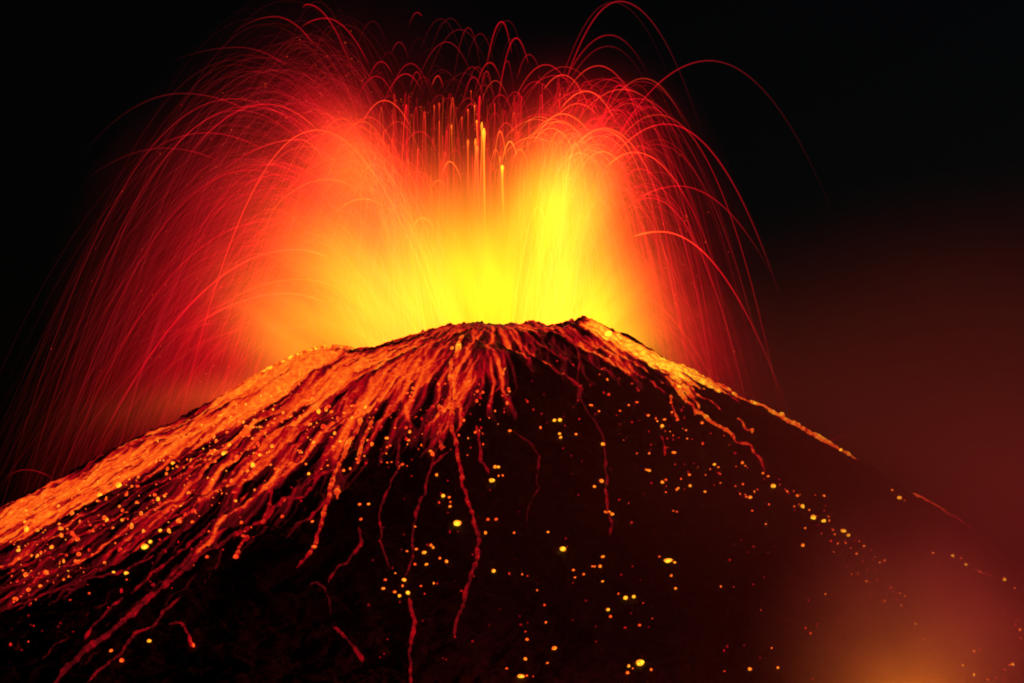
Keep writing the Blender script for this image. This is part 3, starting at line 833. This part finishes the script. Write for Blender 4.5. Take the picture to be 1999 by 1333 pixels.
# left fringe: dim and loose
n_ = 1000; ax_ = 700 - 260 * U(0, 1, n_) ** 1.1
spray(n_, ax_, hull(ax_) + np.where(U(0, 1, n_) < .35, Nn(10, 55, n_), 30 + np.abs(Nn(0, 150, n_))), U(780, 960, n_), np.abs(Nn(0, 60, n_)), U(.24, .40, n_), U(.24, .45, n_), U(.22, .36, n_), .09)
# right jet
n_ = 1100
spray(n_, Nn(1095, 48, n_), 250 + 330 * U(0, 1, n_), U(980, 1120, n_), np.abs(Nn(0, 35, n_)), U(.6, .76, n_), U(.1, .28, n_), U(.3, .5, n_), G_)
# right fan
n_ = 1100; u = U(0, 1, n_)
spray(n_, 1120 + 120 * u ** 1.2 + Nn(0, 18, n_), 225 + 400 * U(0, 1, n_) + 60 * u, U(1000, 1150, n_), np.abs(Nn(0, 40, n_)), U(.50, .68, n_), U(.18, .40, n_), U(.3, .5, n_), G_ * .85)
n_ = 420
spray(n_, U(1050, 1270, n_), U(150, 380, n_), U(1000, 1120, n_), np.abs(Nn(0, 40, n_)), U(.40, .52, n_), U(.14, .34, n_), U(.28, .45, n_), .11)
# the gap between the jets: short upright throws
n_ = 520; ax_ = U(690, 1040, n_)
spray(n_, ax_, 470 - 290 * U(0, 1, n_) ** 1.3, ax_ + Nn(0, 12, n_), np.abs(Nn(0, 30, n_)), U(.38, .58, n_), U(.06, .2, n_), U(.28, .45, n_), .10)
P = np.concatenate([p[0] for p in parts]); R = np.concatenate([p[1] for p in parts]); C = np.concatenate([p[2] for p in parts])
o = strand_mesh('lava_spray', P, R, C)
tag(o, 'dense spray of countless glowing lava trails over the crater', 'lava spray', kind='stuff')

# fine spatter: droplets around the trails
hotp = np.argwhere(C[:, :, 0] > 0.02)
pick = hotp[rng.integers(0, len(hotp), 14000)]
pc = P[pick[:, 0], pick[:, 1]] + rng.normal(0, 3.0, (14000, 3)); pc = pc[(pc[:, 2] > -40) & (pc[:, 1] > 20)]
cc = heat_colour(rng.uniform(.40, .60, len(pc))) * rng.uniform(.05, .38, (len(pc), 1))
oc = np.array([(1, 0, 0), (-1, 0, 0), (0, 1, 0), (0, -1, 0), (0, 0, 1.5), (0, 0, -1.5)], float)
of = np.array([(0, 2, 4), (2, 1, 4), (1, 3, 4), (3, 0, 4), (2, 0, 5), (1, 2, 5), (3, 1, 5), (0, 3, 5)])
V = (pc[:, None, :] + oc[None] * rng.uniform(.25, .6, (len(pc), 1, 1))).reshape(-1, 3)
F = (of[None] + (np.arange(len(pc)) * 6)[:, None, None]).reshape(-1, 3)
o = mesh_obj('lava_droplets', V, F, strand_mat, smooth=False)
put_attr(o, 'glow', np.repeat(cc, 6, axis=0))
tag(o, 'countless fine droplets of lava flying inside the fountain', 'lava spray', kind='stuff')

# single light trails, built as glowing arcs
def arc(ax, ay, kl, kr, xa, xb, t, label, rad=0.55, gain=1.0, fade=(0, 0), group='single lava arcs traced in the sky'):
    """apex, curvature left and right of it, extent; t: temperature at the ends (a, b)"""
    s = np.linspace(-1, 1, 56)
    X = np.where(s < 0, ax + (ax - xa) * s, ax + (xb - ax) * s)
    d = X - ax
    Yp = ay + np.where(d < 0, kl, kr) * d * d
    dep = VY + 6 * math.sin(ax) + 10 * (s + 1)
    x, y, z = at(X, Yp, dep)
    Pp = np.stack([x, y, z], -1)
    u = np.linspace(0, 1, 56)
    t = np.array(t, float); T = t[0] + (t[1] - t[0]) * u
    g = np.clip((u + 0.02) / max(fade[0], 1e-3), 0, 1) * np.clip((1.02 - u) / max(fade[1], 1e-3), 0, 1)
    Rr = np.full(56, rad * 0.8) * (1 + 0.12 * fbm(u * 20 + ax, u * 0 + ay, 2, 4))
    v = np.sqrt(1 + (2 * np.where(d < 0, kl, kr) * d) ** 2)
    C_ = heat_colour(T) * (g * gain * (0.72 if ax < 660 else 1.0) * np.clip(1.6 / v ** 0.6, 0.6, 1.5))[:, None]
    V, F = tube_arrays(Pp, Rr, 6)
    o = mesh_obj('lava_arc', V, F, strand_mat)
    put_attr(o, 'glow', np.repeat(C_, 6, axis=0))
    recentre(o, Pp[0])
    return tag(o, label, 'lava arc', group)

ARCS = [
 (1210, 2, .0142, .0100, 1106, 1372, (.42, .20), 'tall dark red arc touching the top edge right of centre', .6, .45, (.05, .35)),
 (1196, 4, .0155, .0120, 1098, 1330, (.36, .10), 'faint arc just inside the tall one that touches the top edge', .45, .3, (.05, .5)),
 (1385, 118, .0046, .0051, 1205, 1640, (.42, .12), 'widest lone red arc reaching far into the dark sky on the right', .6, .45, (.1, .45)),
 (1301, 242, .0060, .0068, 1195, 1522, (.52, .30), 'clear red arc crossing the right fringe above the orange ones', .65, .5, (.1, .2)),
 (1245, 192, .0088, .0092, 1160, 1425, (.44, .25), 'red arc above the right jet between two wider ones', .6, .4, (.05, .3)),
 (1240, 297, .0094, .0090, 1185, 1415, (.68, .34), 'bright orange arc leaving the right jet near its top', .6, .6, (.1, .3)),
 (1325, 363, .0040, .0052, 1235, 1505, (.48, .30), 'flat red arc in the right fringe above the lowest bright one', .6, .4, (.15, .3)),
 (1290, 452, .0034, .0057, 1236, 1548, (.68, .32), 'bright orange arc low on the right falling toward the ridge line', .75, .75, (.2, .35)),
 (980, 42, .100, .17, 951, 999, (.44, .36), 'narrow hairpin arc standing high above the gap between the jets', .6, .5, (.1, .1)),
 (1008, 74, .100, .090, 972, 1032, (.44, .34), 'second narrow hairpin arc right of and below the highest one', .6, .5, (.1, .1)),
 (1190, 68, .0120, .0135, 1108, 1270, (.40, .24), 'dark red arc nested under the tall arc at the top edge', .55, .35, (.1, .4)),
 (1188, 90, .0120, .0130, 1112, 1276, (.36, .18), 'dim lower twin of the arc nested under the tall one', .5, .3, (.1, .5)),
 (1099, 146, .0210, .0240, 1062, 1150, (.48, .44), 'red arc over the left top of the right jet', .6, .5, (.1, .1)),
 (1145, 178, .0140, .0180, 1096, 1202, (.56, .48), 'orange-red arc arching over the crown of the right jet', .6, .55, (.1, .1)),
 (1128, 202, .0160, .0150, 1092, 1180, (.54, .44), 'smaller arc below the one over the crown of the right jet', .55, .45, (.1, .2)),
 (1098, 222, .0180, .0130, 1050, 1165, (.66, .56), 'bright orange arc curling off the top of the right jet', .6, .5, (.1, .2)),
 (1075, 250, .0250, .0200, 1042, 1130, (.68, .58), 'orange arc on the upper left side of the right jet', .6, .45, (.1, .2)),
 (1180, 250, .0110, .0110, 1128, 1270, (.66, .50), 'orange arc on the upper right side of the right jet', .6, .5, (.1, .2)),
 (1172, 265, .0120, .0130, 1128, 1245, (.64, .50), 'inner orange arc under the one on the upper right side', .55, .4, (.1, .2)),
 (1046, 159, .0300, .0260, 1018, 1080, (.38, .32), 'dim narrow arc left of the crown of the right jet', .55, .4, (.1, .1)),
 (1033, 106, .0900, .0700, 1010, 1055, (.36, .28), 'dim hairpin arc right of the two tall hairpins', .5, .35, (.1, .2)),
 (925, 150, .110, .110, 902, 946, (.40, .34), 'small red hairpin arc left below the tall hairpins', .5, .4, (.1, .1)),
 (977, 256, .420, .420, 963, 990, (.66, .62), 'small orange hairpin right of the brightest upright jet', .55, .6, (.2, .2)),
 (996, 276, .170, .150, 980, 1012, (.72, .66), 'bright orange hairpin close to the right jet', .7, .7, (.2, .2)),
 (1015, 291, .140, .120, 1000, 1032, (.66, .62), 'lower orange hairpin touching the right jet', .6, .5, (.2, .2)),
 (968, 292, .350, .300, 955, 980, (.62, .56), 'tiny orange hairpin beside the short yellow jet', .5, .5, (.2, .2)),
 (878, 315, .130, .070, 864, 902, (.66, .62), 'orange hairpin left of the upright jets', .65, .5, (.2, .2)),
 (826, 425, .045, .045, 800, 852, (.76, .74), 'yellow-orange loop low in the gap between the jets', .8, .22, (.3, .3)),
 (856, 352, .080, .080, 838, 874, (.64, .62), 'orange loop above the low yellow loop', .6, .3, (.3, .3)),
 (356, 182, .0031, .0020, 152, 480, (.10, .36), 'long dim arc reaching far out on the upper left', .55, .5, (.4, .1)),
 (521, 203, .0043, .0052, 366, 632, (.34, .50), 'clear red arc over the upper left fan', .65, .5, (.2, .15)),
 (585, 272, .0027, .0180, 402, 634, (.38, .58), 'bright red arc bending down from the left jet', .65, .45, (.3, .2)),
 (536, 32, .0050, .0092, 455, 612, (.20, .40), 'dark red arc near the top edge left of centre', .6, .45, (.4, .1)),
 (600, 8, .090, .0170, 592, 684, (.34, .42), 'thin red arc dropping from the top edge on the left', .55, .5, (.1, .1)),
 (635, 35, .0080, .0125, 588, 720, (.36, .42), 'dark red arc beside the one dropping from the top edge', .6, .45, (.2, .1)),
 (574, 487, .00262, .0035, 184, 640, (.36, .66), 'longest bright red arc sweeping down the left side to the slope', .85, .6, (.12, .2)),
 (558, 573, .0020, .0030, 360, 640, (.44, .68), 'orange-red arc below and parallel to the longest left one', .7, .45, (.2, .2)),
 (585, 545, .0022, .0030, 430, 650, (.50, .68), 'orange arc between the two parallel left ones', .7, .35, (.3, .2)),
 (322, 289, .0026, .0022, 168, 430, (.16, .36), 'dim red arc halfway up the far left fringe', .55, .45, (.4, .2)),
 (402, 259, .0030, .0026, 270, 520, (.28, .40), 'dark red arc between two brighter ones on the upper left', .55, .45, (.3, .2)),
 (710, 388, .0090, .0100, 655, 752, (.68, .70), 'thin pale orange arc inside the left jet', .6, .3, (.2, .3)),
 (640, 350, .0050, .0060, 520, 700, (.58, .68), 'orange arc coming off the left flank of the left jet', .7, .3, (.3, .3)),
 (465, 92, .0016, .0040, 330, 560, (.12, .34), 'very faint arc high above the left fan', .5, .45, (.5, .1)),
 (744, 120, .060, .050, 722, 768, (.36, .34), 'small dark red arc above the valley between the jets', .55, .4, (.1, .2)),
 (780, 82, .090, .100, 764, 798, (.30, .26), 'faint narrow arc near the top above the valley', .5, .4, (.2, .2)),
 (815, 24, .100, .090, 798, 824, (.28, .34), 'faint little hook at the top edge above the valley', .5, .4, (.3, .1)),
 (751, 196, .0230, .0200, 700, 808, (.48, .50), 'red arc over the valley just right of the left jet', .6, .45, (.2, .2)),
 (855, 148, .150, .200, 844, 866, (.46, .42), 'small upright red hairpin in the middle of the valley', .55, .5, (.1, .2)),
 (814, 140, .200, .220, 802, 826, (.38, .36), 'dim hairpin left of the small upright one in the valley', .5, .4, (.1, .2)),
 (50, 917, .0110, .0060, 12, 105, (.26, .34), 'small low arc hopping over the slope at the far left', .5, .4, (.3, .2)),
 (1655, 851, .0080, .0080, 1618, 1682, (.34, .16), 'tiny arc hopping above the lower end of the right ridge line', .4, .4, (.1, .4)),
]
for a in ARCS:
    ax, ay, kl, kr, xa, xb, t, lb, rad, gn, fd = a
    arc(ax, ay, kl, kr, xa, xb, t, lb, rad, gn, fd)

# upright jets with a bright head over the gap
def jet(px, top, bot, t0, t1, w, gain, label):
    m = 26; u = np.linspace(0, 1, m)
    X = px + (u - 1) ** 2 * 6 * math.sin(px); Yp = bot + (top - bot) * u
    x, y, z = at(X, Yp, np.full(m, VY - 4 + 6 * math.sin(px * 3)))
    Pp = np.stack([x, y, z], -1)
    R_ = w * (0.62 + 0.5 * np.exp(-((u - 0.96) / 0.05) ** 2)) * np.clip((1.012 - u) * 40, 0.1, 1)
    C_ = heat_colour(t0 + (t1 - t0) * u) * (gain * 1.35 * np.clip(u * 2.0, 0, 1) * (0.5 + 0.9 * u ** 8))[:, None]
    V, F = tube_arrays(Pp, R_, 6)
    o = mesh_obj('lava_jet', V, F, strand_mat); put_attr(o, 'glow', np.repeat(C_, 6, axis=0)); recentre(o, Pp[0])
    return tag(o, label, 'lava jet', 'upright lava jets over the gap')
for j in [
 (945, 250, 480, .74, .90, 1.3, .55, 'brightest tall yellow-headed jet in the middle of the gap'),
 (941, 238, 420, .68, .84, .9, .5, 'thinner jet rising just left of the brightest one'),
 (931, 234, 300, .56, .76, .8, .5, 'short orange jet left of the brightest pair'),
 (914, 272, 400, .62, .70, .9, .4, 'orange jet second left of the brightest one'),
 (929, 270, 430, .66, .76, 1.1, .4, 'broad orange jet right of the second one'),
 (932, 284, 420, .66, .74, 1.0, .4, 'lower orange jet overlapping the broad one'),
 (981, 322, 440, .72, .94, 1.2, .55, 'short jet with the brightest yellow head right of the middle'),
 (976, 305, 400, .60, .66, .7, .4, 'thin orange jet behind the short yellow-headed one'),
 (882, 243, 330, .50, .70, .6, .45, 'slim jet with an orange head far left in the gap'),
 (914, 212, 270, .44, .56, .7, .4, 'red jet above the orange ones'),
 (920, 176, 215, .38, .50, .6, .4, 'highest red jet tip over the gap'),
 (927, 204, 262, .42, .66, .5, .5, 'fine jet with a tiny bright head beside the red one'),
 (848, 204, 300, .40, .50, .6, .4, 'faint red jet at the left of the gap'),
 (858, 200, 290, .40, .50, .6, .4, 'faint red jet right next to the leftmost one'),
 (902, 228, 262, .42, .60, .5, .4, 'little jet with a red spark for a head'),
 (966, 200, 330, .38, .44, .6, .4, 'dim tall jet right of the brightest one'),
]: jet(*j)

# more single arcs: hooks and hairpins whose legs fade out downward, and long loose throws
def loose(n, ax, ay, drop, k, t, label, group, rad=0.5, gain=0.4):
    xs_ = sorted(U(*ax) for _ in range(n))
    for q_, a_ in enumerate(xs_):
        b_ = U(*ay); kk = math.exp(U(math.log(k[0]), math.log(k[1]))); tt = U(*t)
        wl, wr = math.sqrt(U(*drop) / kk), math.sqrt(U(*drop) * .8 / (kk * 1.1))
        arc(a_, b_, kk, kk * 1.1, a_ - wl, a_ + wr, (tt * U(.85, 1.05), tt * U(.8, 1.0)), ordinal(q_) + ' from the left of the ' + label, rad * U(.8, 1.15), gain * math.exp(Nn(-.1, .5)), (.35, .4), group)
loose(44, (720, 1060), (110, 330), (50, 170), (.03, .35), (.32, .50), 'small red hairpin arcs in the valley between the jets', 'small red hairpins between the jets', .5, .25)
loose(22, (700, 1010), (20, 160), (60, 190), (.02, .16), (.16, .34), 'faint thin hairpins high above the valley', 'faint hairpins high above the valley', .42, .2)
loose(34, (1040, 1270), (120, 260), (60, 190), (.006, .022), (.34, .52), 'red arcs in the loose tuft above the right jet', 'red arcs in the tuft above the right jet', .48, .27)
loose(26, (1040, 1200), (225, 330), (40, 110), (.010, .03), (.58, .70), 'orange arcs on the crown of the right jet', 'orange arcs on the crown of the right jet', .5, .34)

def throw(n, apx, apy, stx, T, cool, label, group, rad=.5, gain=.4):
    ax_ = np.sort(U(*apx, n))
    P_, R_, T_, dw = ballistic(ax_, U(*apy, n), U(*stx, n), np.abs(Nn(0, 35, n)), U(*T, n), U(*cool, n), np.full(n, rad), m=44)
    Cc = strand_colour(T_, dw, np.exp(Nn(-.2, .6, (n, 1))) * gain * np.ones_like(T_))
    for i in range(n):
        V, F = tube_arrays(P_[i], R_[i], 5)
        o = mesh_obj('lava_arc', V, F, strand_mat); put_attr(o, 'glow', np.repeat(Cc[i], 5, axis=0)); recentre(o, P_[i][0])
        tag(o, ordinal(i) + ' from the left of the ' + label, 'lava arc', group)
throw(34, (440, 670), (110, 330), (840, 960), (.30, .44), (.24, .45), 'long dim red arcs in the loose left fringe', 'long dim arcs of the left fringe', .42, .19)
throw(26, (470, 670), (250, 480), (820, 960), (.48, .62), (.26, .45), 'long red arcs curving through the left fan', 'long red arcs through the left fan', .5, .15)
throw(22, (1180, 1300), (200, 420), (1020, 1110), (.42, .58), (.16, .34), 'long red arcs falling through the right fringe', 'long red arcs of the right fringe', .45, .26)

# ------------------------------------------------------------------ glowing body of the fountain: incandescent gas and fine spatter
def fountain_body(outline, blobs, label):
    """outline: (py, left px, right px, depth) rows; each row becomes an elliptical ring with real depth"""
    k = 32; V = []
    a = np.linspace(0, 2 * np.pi, k, endpoint=False)
    for py, l_, r_, dep in outline:
        xl, _, z1 = at(l_, py, VY); xr, _, _ = at(r_, py, VY)
        c = (xl + xr) / 2; w = (xr - xl) / 2
        V.append(np.stack([c + w * np.cos(a), VY + dep * np.sin(a), np.full(k, float(z1))], -1))
    m = len(V); V = np.concatenate(V)
    i = np.arange(m - 1)[:, None] * k; j = np.arange(k)[None, :]; j2 = (j + 1) % k
    F = [tuple(f) for f in np.stack([i + j, i + j2, i + k + j2, i + k + j], -1).reshape(-1, 4)]
    F.append(tuple(range(k))[::-1]); F.append(tuple(range((m - 1) * k, m * k)))
    me = bpy.data.meshes.new('lava_fountain'); me.from_pydata([tuple(v) for v in V], [], F); me.update()
    o = bpy.data.objects.new('lava_fountain', me); S.collection.objects.link(o)
    mt, n, l = new_mat('incandescent gas and spatter')
    out = n.new('ShaderNodeOutputMaterial'); em = n.new('ShaderNodeEmission')
    tc = n.new('ShaderNodeTexCoord')
    tr_ = tg_ = None
    for (bx, by, sx, sz, ang, ar, ag) in blobs:
        x, y, z = at(bx, by, VY)
        sd = min(sx, sz) * 0.4 * 0.9
        mp = n.new('ShaderNodeMapping'); mp.vector_type = 'TEXTURE'
        mp.inputs['Location'].default_value = (float(x), float(y), float(z))
        mp.inputs['Rotation'].default_value = (0, -math.radians(ang), 0)
        mp.inputs['Scale'].default_value = (sx * .4, sd, sz * .4)
        l.new(tc.outputs['Object'], mp.inputs['Vector'])
        dt = n.new('ShaderNodeVectorMath'); dt.operation = 'DOT_PRODUCT'
        l.new(mp.outputs[0], dt.inputs[0]); l.new(mp.outputs[0], dt.inputs[1])
        g = mth(n, l, 'EXPONENT', mth(n, l, 'MULTIPLY', dt.outputs['Value'], -1.0))
        q_ = 1.0 / (math.sqrt(math.pi) * sd)
        tr_ = mth(n, l, 'MULTIPLY', g, ar * q_) if tr_ is None else mth(n, l, 'MULTIPLY_ADD', g, ar * q_, tr_)
        tg_ = mth(n, l, 'MULTIPLY', g, ag * q_) if tg_ is None else mth(n, l, 'MULTIPLY_ADD', g, ag * q_, tg_)
    # streaks that fan out from the vent
    sp_ = n.new('ShaderNodeSeparateXYZ'); l.new(tc.outputs['Object'], sp_.inputs[0])
    vx_ = mth(n, l, 'SUBTRACT', sp_.outputs[0], float(at(970, 690, VY)[0])); vz_ = mth(n, l, 'ADD', sp_.outputs[2], 75.0)
    an_ = mth(n, l, 'ARCTAN2', vx_, vz_)
    ra_ = mth(n, l, 'SQRT', mth(n, l, 'ADD', mth(n, l, 'MULTIPLY', vx_, vx_), mth(n, l, 'MULTIPLY', vz_, vz_)))
    cv_ = n.new('ShaderNodeCombineXYZ')
    l.new(mth(n, l, 'MULTIPLY', an_, 9.0), cv_.inputs[0]); l.new(mth(n, l, 'MULTIPLY', ra_, 0.012), cv_.inputs[1]); l.new(mth(n, l, 'MULTIPLY', sp_.outputs[1], 0.012), cv_.inputs[2])
    nz = n.new('ShaderNodeTexNoise'); nz.inputs['Scale'].default_value = 1.0; nz.inputs['Detail'].default_value = 3; nz.inputs['Roughness'].default_value = 0.65
    l.new(cv_.outputs[0], nz.inputs['Vector'])
    mr = n.new('ShaderNodeMapRange'); mr.inputs[1].default_value = .3; mr.inputs[2].default_value = .7; mr.inputs[3].default_value = .78; mr.inputs[4].default_value = 1.22
    l.new(nz.outputs['Fac'], mr.inputs[0])
    cb = n.new('ShaderNodeCombineColor')
    l.new(tr_, cb.inputs[0]); l.new(tg_, cb.inputs[1])
    l.new(mth(n, l, 'MULTIPLY_ADD', tr_, 0.014, mth(n, l, 'MULTIPLY', tg_, 0.004)), cb.inputs[2])
    l.new(cb.outputs[0], em.inputs[0]); l.new(mr.outputs[0], em.inputs[1])
    l.new(em.outputs[0], out.inputs['Volume'])
    me.materials.append(mt)
    return tag(o, label, 'lava fountain', kind='stuff')

fountain_body([(960, -40, 1650, 45), (780, 30, 1580, 75), (700, 70, 1560, 80), (600, 80, 1520, 92), (480, 110, 1500, 92), (350, 160, 1440, 92), (220, 250, 1390, 92), (100, 370, 1330, 90), (10, 480, 1260, 70), (-30, 560, 1180, 40)],
  [(1088, 399, 86, 98, -31.9, 0.0371, 0.7014), (945, 572, 175, 145, -24.7, 1.057, 1.0), (724, 610, 113, 184, 35.0, 0.9009, 0.55),
   (1163, 643, 92, 175, 13.0, 0.6678, 0.80), (570, 655, 75, 121, 46.0, 0.4472, 0.22), (507, 600, 187, 302, -28.9, 0.5068, 0.0018),
   (670, 262, 64, 98, 50.4, 0.542, 0.0004), (1113, 319, 121, 104, 1.3, 1.0372, 0.0006), (1242, 560, 91, 215, 32.9, 0.708, 0.0003),
   (867, 403, 309, 108, -4.3, 0.6562, 0.006), (775, 714, 311, 40, 9.7, 0.8754, 0.1516), (694, 334, 61, 91, 24.8, 0.0372, 0.114),
   (1081, 495, 464, 124, -36.3, 0.057, 0.0015)],
  'glowing body of the lava fountain, yellow over the vent and red outward')

# ------------------------------------------------------------------ added lamp inside the fountain, in place of its own light
point_lamp('fountain_light', (float(at(1080, 560, VY)[0]), VY, 45.0), 2.2e6, (1.0, 0.05, 0.09), 14.0)

# ------------------------------------------------------------------ smoke drifting round the right flank, lit by the added lamps
def smoke_bank(name, c, rad, dens, col, label, pw=1.0, noise=True):
    bm = bmesh.new(); bmesh.ops.create_icosphere(bm, subdivisions=3, radius=1.0)
    me = bpy.data.meshes.new(name); bm.to_mesh(me); bm.free()
    o = bpy.data.objects.new(name, me); o.location = c; o.scale = rad
    S.collection.objects.link(o)
    mt, n, l = new_mat(name + ' smoke')
    out = n.new('ShaderNodeOutputMaterial'); sc_ = n.new('ShaderNodeVolumeScatter')
    sc_.inputs['Color'].default_value = (*col, 1); sc_.inputs['Anisotropy'].default_value = 0.1
    tc = n.new('ShaderNodeTexCoord'); ln = n.new('ShaderNodeVectorMath'); ln.operation = 'LENGTH'
    l.new(tc.outputs['Object'], ln.inputs[0])
    f = mth(n, l, 'SUBTRACT', 1.0, ln.outputs['Value'])
    f = mth(n, l, 'MULTIPLY', mth(n, l, 'MAXIMUM', f, 0.0), 1.6); f = mth(n, l, 'MULTIPLY', f, f); f = mth(n, l, 'MINIMUM', f, 1.0)
    nz = n.new('ShaderNodeTexNoise'); nz.inputs['Scale'].default_value = 2.2; nz.inputs['Detail'].default_value = 3
    l.new(tc.outputs['Object'], nz.inputs['Vector'])
    mr = n.new('ShaderNodeMapRange'); mr.inputs[1].default_value = .3; mr.inputs[2].default_value = .7; mr.inputs[3].default_value = .5; mr.inputs[4].default_value = 1.5
    l.new(nz.outputs['Fac'], mr.inputs[0])
    l.new(mth(n, l, 'MULTIPLY', mth(n, l, 'MULTIPLY', f, mr.outputs[0]), dens), sc_.inputs['Density'])
    l.new(sc_.outputs[0], out.inputs['Volume'])
    me.materials.append(mt)
    return tag(o, label, 'smoke', kind='stuff')

smoke_bank('smoke', (450, -330, -250), (660, 470, 345), 0.0046, (.8, .62, .6), 'reddish smoke hanging over the right flank and the sky beside it')
vy_ = -480.0
while True:                                # where the slope lies just below the bottom edge of the view
    vx_, _, vz_ = [float(c) for c in at(1790, 1470, vy_)]
    if vz_ > float(ground(vx_, vy_)): break
    vy_ -= 4.0
vz_ = float(ground(vx_, vy_))
smoke_bank('steam_plume', (vx_, vy_ + 25, vz_ + 48), (86, 74, 86), 0.018, (.85, .8, .7), 'orange-lit puff of steam rising at the bottom right')
point_lamp('added_steam_light', (vx_, vy_, vz_ + 8), 1.15e5, (1.0, 0.24, 0.01), 12.0)  # added lamp below the view to light the steam; no vent modelled
point_lamp('added_haze_light', (330.0, -800.0, float(ground(330.0, -800.0)) + 60), 2.6e6, (1.0, 0.05, 0.07), 20.0)  # added lamp above the slope, out of view, to redden the haze
